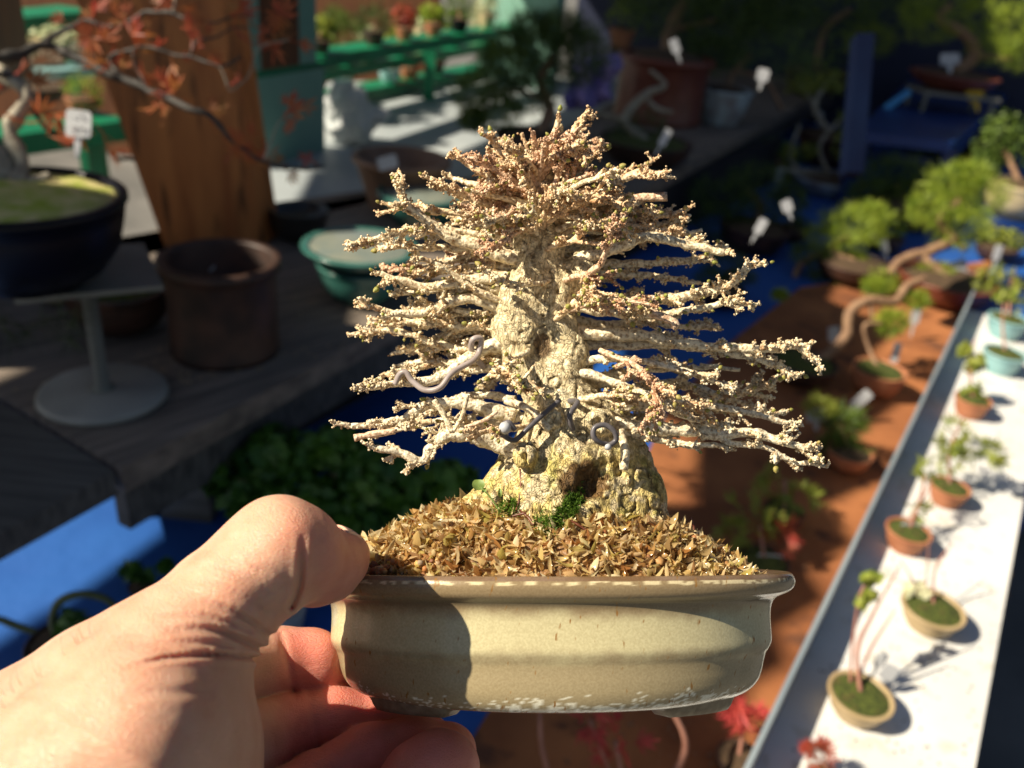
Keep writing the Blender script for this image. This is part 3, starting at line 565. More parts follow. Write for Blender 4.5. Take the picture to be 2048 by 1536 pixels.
# --- on the blue cloth
potted('leafy_bonsai', 'broad leaved dark green bonsai spreading behind the thumb on the blue cloth', 'potted tree', (650, 1140), ZB+.0005, pot=(240, 80, 'bowl', M_dterra), trunks=[[(650, 1050, 14), (620, 1000, 12), (680, 940, 9), (720, 900, 6)], [(620, 1000, 7), (540, 960, 6), (470, 960, 4)], [(680, 940, 6), (780, 970, 5), (850, 990, 4)]],
  pads=[(560, 905, 86, 44), (675, 895, 66, 38), (480, 955, 84, 52), (600, 985, 90, 52), (750, 950, 96, 48), (835, 1000, 84, 50), (710, 1035, 90, 46), (530, 1040, 70, 40), (900, 960, 50, 40)], kind='leaf', fmat=M_leaf, dens=1.3, size=1.35)
potted('succulent', 'arching green stem of a small plant at the lower left on the blue cloth', 'potted plant', (140, 1330), ZB+.0005, pot=(150, 60, 'bowl', M_dterra), tmat=pm('olive_stem', (.06, .075, .02), (.10, .12, .035), 40, .5), trunks=[[(140, 1280, 8), (105, 1250, 9), (118, 1205, 9), (165, 1188, 8), (215, 1200, 7), (240, 1230, 5)], [(100, 1270, 6), (50, 1258, 7), (-10, 1236, 7), (-60, 1230, 5)]], pads=[(140, 1245, 30, 26)], kind='leaf', fmat=M_leaf, dens=.3)
potted('seedling', 'two small round dark leaves on the blue cloth above the thumb', 'potted plant', (285, 1190), ZB+.0005, pot=(50, 26, 'bowl', M_dterra), pads=[(264, 1140, 14, 16), (292, 1150, 12, 12), (330, 1130, 9, 7)], kind='leaf', fmat=M_leaf, dens=.12, size=1.2)
potted('empty_pot', 'dark square shouldered pot peeking out beneath the corner of the wooden table', 'pot', (318, 990), ZB+.0005, pot=(150, 78, 'drum', M_navy), moss=False)
potted('empty_pot', 'grey rounded pot seen through the gap between thumb and index finger', 'pot', (572, 1262), ZB+.0005, pot=(80, 60, 'bowl', M_bpot), moss=False)
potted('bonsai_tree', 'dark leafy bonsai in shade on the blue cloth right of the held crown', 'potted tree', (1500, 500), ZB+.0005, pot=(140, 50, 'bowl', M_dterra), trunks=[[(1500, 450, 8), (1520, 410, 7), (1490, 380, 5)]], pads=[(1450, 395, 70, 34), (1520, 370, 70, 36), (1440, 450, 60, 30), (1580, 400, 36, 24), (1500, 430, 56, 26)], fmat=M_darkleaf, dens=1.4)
plabel(1522, 452, 1.12, 18, 30, 'white label leaning beside the dark leafy bonsai on blue cloth', rot=-.5, lean=.2)
plabel(1574, 412, 1.16, 22, 24, 'white label behind the dark leafy bonsai on blue cloth', rot=.4, lean=.2)
potted('bonsai_tree', 'shallow grey blue tray of dark soil with a thin grey branching tree', 'potted tree', (1655, 385), ZB+.0005, pot=(150, 30, 'dish', M_bpot), moss=M_soil, tmat=M_barkg, trunks=[[(1655, 350, 6), (1600, 345, 6), (1560, 340, 5), (1520, 355, 4)], [(1600, 345, 4), (1580, 310, 4), (1600, 250, 3)], [(1655, 345, 4), (1640, 290, 4), (1690, 230, 3)]],
  pads=[(1580, 305, 18, 26), (1622, 300, 22, 16), (1680, 290, 20, 32), (1690, 240, 18, 26), (1620, 165, 34, 20), (1660, 160, 26, 20), (1720, 100, 26, 20)], kind='leaf', fmat=M_yleaf, dens=.45, size=.9)
# blue stool with its trees
za = .98; P_ = [onz(1712, 262, za), onz(1905, 284, za), onz(2060, 150, za), onz(1850, 130, za)]
stl = empty('blue_stool', P_[0], 'bright blue plastic stool carrying a twisted bonsai at the upper right', 'stool')
mb = MB(); mb.prism([tuple(p[:2]) for p in P_], za-.03, za); mb.build('seat', M_bluep, stl, False)
cen = (P_[0]+P_[1]+P_[2]+P_[3])/4
for p in P_:
    q = p+(cen-p)*.07; mb = MB(); mb.box((q.x, q.y, (ZB+za-.03)/2), (.04, .04, za-.031-ZB)); mb.build('leg', M_bluep, stl, False)
for i in range(4):
    a, b_ = P_[i]+(cen-P_[i])*.09, P_[(i+1) % 4]+(cen-P_[(i+1) % 4])*.09; box_between(a, b_, .012, ZB+.14, ZB+.17, M_bluep, 'rail', stl)
mb = MB(); q4 = [at(1692, 345, 1.56), at(1728, 345, 1.56), at(1750, 66, 1.60), at(1716, 66, 1.60)]; bk = CM.to_3x3() @ Vector((0, 0, -.035)); mb.add([tuple(p) for p in q4]+[tuple(p+bk) for p in q4], [(0, 1, 2, 3), (7, 6, 5, 4), (0, 4, 5, 1), (1, 5, 6, 2), (2, 6, 7, 3), (3, 7, 4, 0)])
tag(mb.build('blue_upright', pm('deep_blue_plastic', (.0005, .003, .016), (.001, .005, .022), 8, .85, spec=.1), None, False), 'tall dark blue plastic upright at the left side of the blue stool', 'post')
potted('bonsai_tree', 'twisted red barked bonsai in an oval dark red pot on the blue stool', 'potted tree', (1900, 178), za+.07, pot=(170, 30, 'dish', M_redp), trunks=[[(1905, 140, 13), (1950, 110, 12), (1930, 70, 11), (1880, 40, 9), (1900, 10, 7)], [(1950, 110, 6), (2020, 120, 5)]],
  pads=[(1860, 60, 46, 26), (1900, 5, 60, 28), (1960, 30, 56, 34), (2020, 50, 50, 40), (1980, 100, 46, 28), (1830, 25, 34, 20), (2040, 110, 40, 30)], fmat=M_bright, dens=1.0)
s2 = onz(1905, 182, za+.069); ds = dep(s2)/F
mb = MB()
wr_ = empty('wooden_riser', Vector((s2.x, s2.y, za)), 'small grey wooden riser between the blue stool and the dark red pot', 'stand')
mb.box((s2.x, s2.y, za+.063), (150*ds, 100*ds, .011)); mb.build('top', M_stone, wr_, False)
for i, j in ((-1, -1), (1, -1), (1, 1), (-1, 1)): mb = MB(); mb.box((s2.x+i*66*ds, s2.y+j*42*ds, za+.029), (.012, .012, .057)); mb.build('leg', M_stone, wr_, False)
plabel(1900, 118, dep(s2)-.05, 40, 22, 'white tee shaped label in the dark red pot', rot=.05, lean=.1)
plabel(1950, 186, dep(s2)-.06, 34, 30, 'yellow plant label hanging at the edge of the blue stool', mat=M_tagy, rot=.2, lean=.1)
plabel(1795, 200, dep(s2)-.04, 12, 62, 'thin blue and clear plastic stick label above the blue stool', mat=pm('sky_plastic', (.06, .28, .6), (.1, .4, .7), 10, .3), rot=-.95, stem=False)
potted('shrub', 'round green shrub in a smooth cream pot at the right edge', 'potted tree', (2020, 432), ZB+.06, pot=(130, 66, 'bowl', M_beige), trunks=[[(2020, 370, 6), (2010, 300, 5)]], pads=[(1990, 290, 46, 42), (2040, 300, 46, 44), (2010, 250, 46, 30), (1970, 330, 30, 24)], kind='leaf', fmat=M_conif, dens=1.6, size=.8)
P0 = onz(2020, 435, ZB+.0595); mb = MB(); mb.prism(poly([(1935, 440), (2200, 470), (2200, 400), (1975, 385)], ZB+.0595), ZB+.001, ZB+.0595); tag(mb.build('blue_crate', M_bluep, None, False), 'blue crate under the cream pot at the right edge', 'crate')
# more trees crowding the back right
potted('bonsai_tree', 'yellow tipped leafy tree left of the dark blue upright at the upper right', 'potted tree', (1650, 330), ZB+.0005, pot=(130, 60, 'bowl', M_dterra), tmat=M_barkg, trunks=[[(1650, 270, 6), (1630, 210, 6), (1670, 150, 5)], [(1630, 210, 4), (1600, 170, 3)]],
  pads=[(1675, 165, 44, 26), (1610, 175, 40, 24), (1700, 235, 26, 50), (1640, 130, 50, 30, 0, M_conif), (1690, 90, 50, 34, 0, M_conif), (1600, 70, 60, 36, 0, M_darkleaf)], kind='leaf', fmat=M_yleaf, dens=.9, size=.9)
potted('bonsai_tree', 'bushy light green tree in the top right corner behind the twisted bonsai', 'potted tree', (2030, 150), ZS+.05, pot=(120, 60, 'bowl', M_bpot), trunks=[[(2030, 90, 8), (2000, 40, 7)]], pads=[(2010, 25, 60, 40), (2050, 70, 40, 40), (1960, 10, 40, 24), (2060, 120, 30, 30)], kind='leaf', fmat=M_yleaf, dens=1.5, size=.8)
potted('bonsai_tree', 'dark green spreading tree at the top between the dark pot and blue upright', 'potted tree', (1620, 190), ZS+.0005, pot=(120, 50, 'bowl', M_dterra), trunks=[[(1620, 140, 8), (1650, 60, 7), (1700, 20, 5)]], pads=[(1580, 40, 70, 34), (1680, 20, 70, 40), (1780, 30, 70, 34), (1740, 80, 50, 30, 0, M_bright), (1840, 5, 50, 20)], fmat=M_conif, dens=1.2)
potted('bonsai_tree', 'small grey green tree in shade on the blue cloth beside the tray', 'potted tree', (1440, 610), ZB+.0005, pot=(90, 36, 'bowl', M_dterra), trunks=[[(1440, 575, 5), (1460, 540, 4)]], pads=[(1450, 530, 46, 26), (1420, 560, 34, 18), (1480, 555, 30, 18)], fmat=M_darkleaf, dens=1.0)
potted('shrub', 'fresh green shrub between the blue stool and the cream pot', 'potted tree', (1960, 330), ZB+.0005, pot=(100, 50, 'bowl', M_dterra), pads=[(1950, 250, 40, 34), (1975, 210, 34, 26), (1930, 290, 30, 26)], kind='leaf', fmat=M_conif, dens=1.1, size=.8)
for nm_, x, y, w_, pads_, kd_, fm_, wd in (
 ('small tree', 1560, 360, 70, [(1545, 300, 34, 22), (1580, 315, 30, 20)], 'needle', M_conif, 'small green juniper on the blue cloth against the table skirt'),
 ('small tree', 1480, 330, 60, [(1480, 275, 30, 20), (1500, 300, 24, 16)], 'leaf', M_leaf, 'small round leaved tree deep in shade beside the wooden table edge'),
 ('small tree', 1760, 500, 80, [(1745, 470, 34, 18), (1780, 460, 30, 20)], 'needle', M_bright, 'small juniper between the two bright junipers'),
 ('small tree', 1580, 480, 70, [(1575, 440, 32, 18), (1600, 455, 26, 16)], 'needle', M_conif, 'low green tree on the blue cloth left of the bright flat padded juniper'),
 ('small tree', 1985, 520, 80, [(1985, 470, 40, 24), (2020, 480, 36, 22)], 'leaf', M_yleaf, 'yellow green leafy plant just in front of the blue crate'),
 ('small tree', 1880, 380, 80, [(1850, 320, 36, 20), (1890, 310, 34, 22)], 'needle', M_conif, 'green tree in front of the blue stool leg')):
    potted('bonsai_tree', wd, 'potted tree', (x, y), ZB+.0005, pot=(w_, w_*.36, 'bowl', M_dterra), trunks=[[(x, y-w_*.3, 5), (pads_[0][0]+6, pads_[0][1]+8, 4)]], pads=pads_, kind=kd_, fmat=fm_, dens=1.1, size=.9)
for x, y, w_, h_, r_, l_ in ((1560, 350, 14, 26, -.3, 'narrow white label by the small green juniper at the table skirt'), (1768, 492, 16, 26, .3, 'white label in the small juniper between the bright junipers'), (1995, 505, 16, 30, -.2, 'white label in front of the blue crate'), (1640, 236, 16, 26, .2, 'white label under the yellow tipped leafy tree')):
    plabel(x, y, dep(onz(x, y+40, ZB)), w_, h_, l_, rot=r_, lean=.2)
# junipers
potted('juniper_bonsai', 'bright green juniper with a twisting trunk in a dark red pot, right of centre', 'potted tree', (1880, 600), ZM+.0005, pot=(190, 50, 'bowl', M_redp), trunks=[[(1880, 555, 10), (1850, 510, 10), (1905, 480, 10), (1880, 440, 8), (1920, 400, 7)], [(1870, 500, 10), (1800, 522, 10), (1775, 560, 7)], [(1905, 470, 6), (1930, 500, 5)]],
  pads=[(1905, 365, 52, 34), (1920, 455, 52, 40), (1860, 420, 46, 30), (1965, 395, 48, 38), (1940, 350, 40, 26), (1868, 545, 40, 20), (1760, 565, 38, 22)], fmat=M_bright, dens=1.5)
potted('juniper_bonsai', 'bright green juniper with flat foliage pads left of the twisting one', 'potted tree', (1700, 560), ZM+.0005, pot=(150, 40, 'bowl', M_dterra), trunks=[[(1700, 525, 8), (1660, 500, 8), (1700, 470, 6)], [(1660, 500, 6), (1600, 530, 6), (1580, 600, 6)]],
  pads=[(1700, 455, 66, 34), (1660, 475, 50, 24), (1745, 430, 40, 24), (1710, 522, 24, 18), (1655, 565, 46, 24, 0, M_conif), (1620, 510, 40, 20, 0, M_conif)], fmat=M_bright, dens=1.5)
potted('juniper_bonsai', 'dark juniper mass under the front edge of the blue stool', 'potted tree', (1800, 450), ZB+.0005, pot=(150, 50, 'bowl', M_dterra), pads=[(1790, 350, 66, 36), (1750, 390, 60, 30), (1840, 390, 60, 32), (1790, 420, 70, 30)], trunks=[[(1800, 410, 8), (1790, 370, 6)]], fmat=M_conif, dens=1.6)
potted('juniper_bonsai', 'juniper with a long snaking bare trunk curving over the brown mat', 'potted tree', (1600, 760), ZM+.0005, pot=(130, 44, 'bowl', M_dterra), moss=M_moss, trunks=[[(1600, 730, 11), (1650, 712, 11), (1692, 672, 11), (1700, 625, 10), (1740, 600, 10), (1790, 602, 10), (1815, 572, 9), (1850, 556, 7)], [(1740, 600, 5), (1745, 640, 4)]], pads=[(1832, 600, 24, 18), (1750, 572, 24, 16), (1560, 590, 14, 10)], fmat=M_bright, dens=1.2)
potted('juniper_bonsai', 'single round green tuft on a thin trunk in a terracotta pot on the brown mat', 'potted tree', (1745, 785), ZM+.0005, pot=(104, 54, 'bowl', M_terra), moss=M_moss, trunks=[[(1745, 730, 5), (1735, 690, 4), (1730, 650, 4), (1770, 648, 4)]], pads=[(1784, 645, 28, 24)], fmat=M_bright, dens=1.2)
potted('juniper_bonsai', 'small green juniper tumbling over a red pot on the brown mat', 'potted tree', (1690, 935), ZM+.0005, pot=(90, 40, 'bowl', M_terra), trunks=[[(1690, 895, 5), (1680, 850, 4)]], pads=[(1690, 850, 38, 34), (1640, 815, 36, 18, 0, M_yleaf), (1705, 905, 30, 22), (1670, 890, 30, 22)], fmat=M_conif, dens=1.0)
for x, y, w_, h_, r_, l_ in ((1668, 668, 24, 30, .1, 'white label behind the snaking juniper trunk'), (1832, 630, 18, 36, -.15, 'slim white label right of the round green tuft'), (1792, 705, 16, 40, -.2, 'slim white label in the terracotta moss pot'), (1722, 800, 22, 46, -.8, 'slanting white label above the small tumbling juniper'), (1632, 830, 40, 26, .1, 'broad white label left of the small tumbling juniper'), (1918, 535, 34, 30, .3, 'white label behind the dark red juniper pot')):
    plabel(x, y, dep(onz(x, y+60, ZM)), w_, h_, l_, rot=r_, lean=.2)
potted('maple_seedling', 'yellow leaved maple seedling on the brown mat beside the held trunk', 'potted plant', (1560, 1050), ZM+.0005, pot=(80, 36, 'bowl', M_dterra), moss=M_moss, tmat=M_pink, trunks=[[(1560, 1010, 3), (1570, 960, 3)]], pads=[(1550, 975, 50, 30), (1600, 990, 30, 24)], kind='star', fmat=M_yleaf, dens=1.6)
potted('maple_seedling', 'orange tinged maple seedling on the brown mat above the pot rim', 'potted plant', (1520, 1150), ZM+.0005, pot=(100, 40, 'bowl', M_dterra), moss=M_moss, tmat=M_pink, trunks=[[(1500, 1110, 4), (1520, 1050, 3)]], pads=[(1500, 1030, 50, 30), (1560, 1070, 30, 30, 0, M_rleaf), (1470, 1060, 30, 30)], kind='star', fmat=M_yleaf, dens=1.6)
plabel(1540, 1118, dep(onz(1540, 1160, ZM)), 56, 20, 'white label lying by the orange tinged maple seedling', rot=-.1, stem=False, lean=.3)
potted('maple_seedling', 'crimson maple seedling under the right foot of the held pot', 'potted plant', (1470, 1540), ZM+.0005, pot=(90, 40, 'bowl', M_dterra), tmat=M_pink, trunks=[[(1460, 1500, 4), (1490, 1430, 3)]], pads=[(1495, 1440, 30, 40), (1470, 1400, 20, 16)], kind='star', fmat=M_redl, dens=1.0, size=1.0)
potted('maple_seedling', 'crimson maple seedling below the middle of the held pot', 'potted plant', (1250, 1640), ZM+.0005, pot=(100, 44, 'bowl', M_dterra), tmat=M_pink, trunks=[[(1240, 1600, 5), (1230, 1480, 4)], [(1240, 1600, 4), (1180, 1440, 3)], [(1300, 1620, 6), (1370, 1500, 6), (1335, 1400, 5)], [(1120, 1620, 5), (1085, 1500, 5), (1080, 1400, 4)]], pads=[(1235, 1480, 40, 40), (1180, 1440, 30, 22)], kind='star', fmat=M_redl, dens=.8, size=1.0)
# --- on the white tray table
def tray(label, x, y, pw, ph, mat_, moss=None, stems=(), pads=(), kind='star', fm=None, dens=1, size=.8, kd='round', sx=1, nm='potted_seedling'):
    stems = [[(q[0], q[1], q[2]*.7) for q in s_] for s_ in stems]
    potted(nm, label, 'potted plant', (x, y), ZW+.0005, pot=(pw, ph, kd, mat_, sx, .5), moss=moss or M_moss, tmat=M_pink, trunks=stems, pads=pads, kind=kind, fmat=fm or M_yleaf, dens=dens*1.6, size=size, group='tiny potted seedlings on the white table')
tray('nearest tan pot of moss with long pinkish stems on the white table', 1708, 1425, 128, 52, M_tan, stems=[[(1700, 1380, 7), (1715, 1300, 6), (1745, 1230, 4), (1800, 1130, 2)], [(1700, 1375, 5), (1705, 1290, 4), (1720, 1190, 3), (1740, 1160, 2)], [(1712, 1375, 4), (1740, 1300, 4), (1790, 1220, 2)]], pads=[(1742, 1155, 22, 14), (1738, 1190, 14, 12), (1722, 1205, 8, 10)], kind='leaf', dens=.1, size=.6)
tray('tan pot with pale stones and bare twigs on the white table', 1852, 1250, 122, 48, M_tan, stems=[[(1850, 1200, 4), (1870, 1140, 3), (1905, 1085, 2)], [(1850, 1200, 3), (1855, 1130, 2), (1860, 1050, 1.6)], [(1840, 1200, 3), (1820, 1150, 2), (1800, 1120, 1.6)]], pads=[(1835, 1180, 30, 12, 0, M_flor)], kind='leaf', dens=.2, size=.6)
tray('bright terracotta pot with a white label lying on its moss', 1805, 1095, 88, 44, M_terra, stems=[[(1815, 1050, 4), (1840, 1000, 4), (1850, 950, 3)], [(1815, 1050, 3), (1865, 960, 2)]], pads=[(1838, 1020, 16, 14), (1855, 940, 20, 14)], dens=.6)
tray('terracotta pot with leafy yellow green seedling, fourth from the front of the table', 1888, 1005, 78, 40, M_terra, stems=[[(1888, 965, 4), (1900, 900, 4), (1930, 830, 3)], [(1888, 965, 3), (1940, 900, 3)]], pads=[(1910, 870, 34, 30), (1955, 895, 36, 26), (1985, 905, 24, 18), (1900, 920, 20, 20)], dens=1.2)
tray('brown pot with a tall yellow green seedling midway up the white table', 1935, 830, 70, 38, M_terra, stems=[[(1935, 790, 4), (1940, 730, 3), (1950, 680, 2)]], pads=[(1945, 790, 26, 26), (1950, 730, 20, 24), (1930, 700, 14, 14)], kind='leaf', dens=.35, size=.7)
tray('turquoise pot nearer the viewer of the two at the right edge', 1996, 742, 82, 42, M_tealp, stems=[[(2000, 700, 4), (2005, 640, 3), (2012, 590, 3)]], pads=[(2010, 590, 20, 16)], kind='leaf', dens=.3)
tray('turquoise pot farther away of the two at the right edge', 2004, 672, 78, 40, M_tealp, stems=[[(2004, 630, 4), (2020, 580, 3), (2030, 540, 3)]], pads=[(2015, 560, 40, 24), (1975, 556, 26, 16), (2040, 590, 24, 30)], kind='star', fm=M_yleaf, dens=1.6)
tray('tiny sprouting pot with a curled orange shoot at the bottom edge of the white table', 1640, 1590, 80, 44, M_terra, stems=[[(1640, 1550, 4), (1655, 1500, 3), (1660, 1480, 2)]], pads=[(1638, 1512, 18, 22, 0, M_rleaf)], kind='star', dens=1.4, size=.6)
plabel(1762, 1320, dep(onz(1762, 1400, ZW)), 20, 32, 'narrow white label behind the stems in the nearest tan pot', rot=-.4, lean=.2)
plabel(1778, 1345, dep(onz(1778, 1410, ZW)), 34, 34, 'square white label tilted out of the nearest tan pot', rot=-.5, lean=.2)
plabel(1824, 1056, dep(onz(1824, 1080, ZW))-.02, 50, 22, 'white label lying across the bright terracotta pot', rot=-.15, stem=False, lean=.4)
plabel(1960, 885, dep(onz(1960, 930, ZW)), 42, 20, 'white label among yellow green leaves on the white table', rot=-.2, stem=False, lean=.4)

# crumbs of soil and leaf litter lying about
def crumbs(words, name, region, z, n, smin_, smax, mat_):
    mb = MB(); C = []
    for _ in range(n):
        u = RNG.random(2); i = RNG.integers(0, len(region)-1); (x0, y0, w0), (x1, y1, w1) = region[i], region[i+1]; x = x0+(x1-x0)*u[0]+(w0+(w1-w0)*u[0])*u[1]; y = y0+(y1-y0)*u[0]
        p = onz(x, y, z); C.append((p.x, p.y, z+smin_*.5))
    mb.blobs(C, RNG.uniform(smin_, smax, n), False, .45); tag(mb.build(name, mat_, None, False), words, 'litter', kind='stuff')
crumbs('dark soil crumbs scattered on the white table', 'soil_crumbs', [(1560, 1530, 380), (1700, 1200, 320), (1850, 850, 240), (1975, 620, 120)], ZW, 420, .0004, .0013, M_soil)
crumbs('bits of bark and soil scattered on the brown mat', 'soil_crumbs', [(1100, 1530, 330), (1400, 1100, 230), (1600, 700, 240)], ZM, 500, .0005, .0018, M_bark)
crumbs('bits of dry litter scattered on the wooden table', 'soil_crumbs', [(20, 780, 300), (300, 700, 400), (600, 520, 500)], ZS, 300, .0005, .0018, M_tan)
# ================================================================== ADDED UNSEEN PANELS THAT SHADE THE STALL (above the picture)
M_sunblocker = pm('sunblocker_beige', (.30, .28, .24), (.36, .34, .3), 5, .9)
def sunblocker(pts, z, zt, label):  # added panel, unseen, cut to throw the given shade outline
    P = []
    for x, y in pts:
        p = onz(x, y, z); t = (zt-z)/SUN.z; P.append(((p.x+SUN.x*t), (p.y+SUN.y*t)))
    mb = MB(); mb.prism(P, zt, zt+.01); o_ = mb.build('sunblocker_panel', M_sunblocker, None, False); tag(o_, label, 'sunblocker', 'added unseen awning panels over the stall')
sunblocker([(455, 500), (470, 420), (560, 290), (640, 285), (745, 300), (930, 235), (1050, 200), (1250, 100), (1450, 60), (2150, 40), (2150, 230), (1970, 300), (1880, 345), (1300, 470), (1180, 450), (980, 440), (700, 470)], ZS, 2.30, 'long added unseen awning panel above the back of the wooden table')
sunblocker([(-100, 1330), (60, 1225), (120, 1195), (400, 1000), (560, 880), (900, 700), (950, 740), (960, 1010), (1390, 1010), (1390, 860), (1240, 800), (1230, 640), (1400, 480), (1600, 400), (1700, 520), (1650, 600), (1790, 660), (1700, 740), (1800, 800), (1690, 880), (1760, 960), (1640, 1010), (1700, 1090), (1600, 1140), (1640, 1200), (1540, 1260), (1560, 1330), (1480, 1380), (1460, 1536), (1400, 1800), (300, 1900), (-300, 1500)], ZM, 2.36, 'wide added unseen awning panel above the blue cloth and brown mat')
def upboard(p, q, z0, z1, words):  # added board, out of view, placed to keep sun off the left pots
    d = (Vector(q)-Vector(p)).normalized(); n_ = Vector((-d.y, d.x))*.012; mb = MB(); mb.prism([p, q, tuple(Vector(q)+n_), tuple(Vector(p)+n_)], z0, z1); tag(mb.build('sunblocker_board', M_postd, None, False), words, 'board')
upboard((-.66, .78), (-.72, 1.0), ZS+.0005, 1.22, 'low upright brown board on the wooden table, added out of view at left to shade it')
upboard((-.725, 1.02), (-.83, 1.42), 1.12, 1.45, 'higher hanging brown board added out of view at left to shade the table')
# ================================================================== THE HELD BONSAI
UC = CM.to_3x3()
th = math.radians(10.5)
PX = UC @ Vector((1, 0, 0)); PU = UC @ Vector((0, math.cos(th), -math.sin(th))); PZ = UC @ Vector((0, math.sin(th), math.cos(th)))
yc = -0.0487; PO = CM @ Vector(((1099-1024)/F*0.22, yc, -0.22))
def pf(V):
    """pot frame (x right, y up, z toward viewer, metres from the rim centre) -> world"""
    V = np.asarray(V); return V[..., 0:1]*np.array(PX)+V[..., 1:2]*np.array(PU)+V[..., 2:3]*np.array(PZ)+np.array(PO)
bonsai = empty('bonsai', PO, 'knobbly leafless bonsai with swollen pale trunk in an oval olive pot held in the hand', 'bonsai')
PA, PB = 0.0612, 0.0385

# --- pot: oval loft
def glaze():
    m, t, b = node_mat('olive_cream_glaze'); N = t.nodes; L = t.links
    tc = N.new('ShaderNodeAttribute'); tc.attribute_name = 'tint'
    geo = N.new('ShaderNodeTexCoord')
    n = N.new('ShaderNodeTexNoise'); n.inputs['Scale'].default_value = 1900; n.inputs['Detail'].default_value = 3; L.new(geo.outputs['Object'], n.inputs['Vector'])
    r = N.new('ShaderNodeValToRGB'); r.color_ramp.elements[0].position = 0.35; r.color_ramp.elements[1].position = 0.65
    r.color_ramp.elements[0].color = (.90, .88, .84, 1); r.color_ramp.elements[1].color = (1.07, 1.07, 1.06, 1); L.new(n.outputs[0], r.inputs[0])
    mx = N.new('ShaderNodeMix'); mx.data_type = 'RGBA'; mx.blend_type = 'MULTIPLY'; mx.inputs[0].default_value = 1
    L.new(tc.outputs['Color'], mx.inputs[6]); L.new(r.outputs[0], mx.inputs[7])
    n2 = N.new('ShaderNodeTexNoise'); n2.inputs['Scale'].default_value = 800; n2.inputs['Detail'].default_value = 2
    mp = N.new('ShaderNodeMapping'); mp.inputs['Scale'].default_value = (1, .35, .35); L.new(geo.outputs['Object'], mp.inputs[0]); L.new(mp.outputs[0], n2.inputs['Vector'])
    r2 = N.new('ShaderNodeValToRGB'); r2.color_ramp.elements[0].position = 0.67; r2.color_ramp.elements[1].position = 0.74; L.new(n2.outputs[0], r2.inputs[0])
    m2 = N.new('ShaderNodeMix'); m2.data_type = 'RGBA'; L.new(r2.outputs[0], m2.inputs[0]); L.new(mx.outputs[2], m2.inputs[6]); m2.inputs[7].default_value = (.26, .13, .03, 1)
    L.new(m2.outputs[2], b.inputs['Base Color']); b.inputs['Roughness'].default_value = 0.27; b.inputs['Coat Weight'].default_value = .35; b.inputs['Coat Roughness'].default_value = .12; b.inputs['Specular IOR Level'].default_value = 0.45
    bp = N.new('ShaderNodeBump'); bp.inputs['Distance'].default_value = 0.00004; L.new(n.outputs[0], bp.inputs['Height']); L.new(bp.outputs[0], b.inputs['Normal'])
    return m
M_glaze = glaze()
k = 0.0001294
PROF = [(70, 95), (62, 30), (52, 6), (44, 0), (12, -3), (3, 0), (-1, 7), (-2, 15), (1, 24), (8, 31), (20, 37), (31, 42), (39, 50), (44, 62), (46, 80), (46, 104), (46, 122), (50, 134), (57, 145), (62, 160), (66, 176), (73, 194), (86, 210), (104, 221), (122, 226), (140, 227), (200, 222), (473, 220)]
prof = spline(PROF, 170)
def sup(a, n, p=2.28):
    return np.sign(np.cos(a))*np.abs(np.cos(a))**(2/p), np.sign(np.sin(a))*np.abs(np.sin(a))**(2/p)
na = 420; aa = np.linspace(0, 2*math.pi, na, endpoint=False)
ca, sa = sup(aa, na); V = []
for off, y in prof:
    o_ = off*k; of = o_ if off < 0 or y >= 226 or y < 4 else o_*(.62+.38*np.minimum(1, ca**2*1.5)); V.append(np.stack([(PA-of)*ca, np.full(na, -y*k), np.maximum(PB-of, 0.0)*sa], 1))
V = np.concatenate(V)
Fc = np.array([(i*na+j, (i+1)*na+j, (i+1)*na+(j+1) % na, i*na+(j+1) % na) for i in range(len(prof)-1) for j in range(na)])
yy = -V[:, 1]/k
def ss(x, a, b): t_ = np.clip((x-a)/(b-a), 0, 1); return t_*t_*(3-2*t_)
cream = np.array([.52, .47, .28]); brown = np.array([.27, .20, .11]); dk = np.array([.13, .10, .06]); lime = np.array([.75, .73, .6])
nz = noise3(V, .006, 3)*1.0+noise3(V, .0016, 5)*.6
t_ = ss(yy+nz*18, 44, 78)*(1-ss(yy+nz*26, 112, 150)*.72)
C = brown*(1-t_[:, None])+cream*t_[:, None]
gr = ss(yy, 214, 226)*.5+np.exp(-((yy-42)/8)**2)*.75+np.exp(-((yy-131)/7)**2)*.35; gr = np.clip(gr, 0, 1)[:, None]  # shading coloured in under the lip and step; darker towards the base
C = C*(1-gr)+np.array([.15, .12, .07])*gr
li = ((np.abs(yy-8+noise3(V, .004, 9)*5) < 2.8) & (noise3(V, .0012, 2)+noise3(V, .006, 12)*.8 > -.04))
C[li] = C[li]*.35+np.array([.82, .72, .46])*.65
C[(yy < 4)] = np.array([.20, .13, .08])+nz[yy < 4][:, None]*.06
li = (yy > 186) & (yy < 228) & (noise3(V, .0006, 6)+noise3(V, .004, 7)*.5-np.abs(yy-214)/60 > .04)
C[li] = lime
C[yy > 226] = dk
pot = mesh_np('pot', pf(V), Fc, M_glaze, bonsai, C)
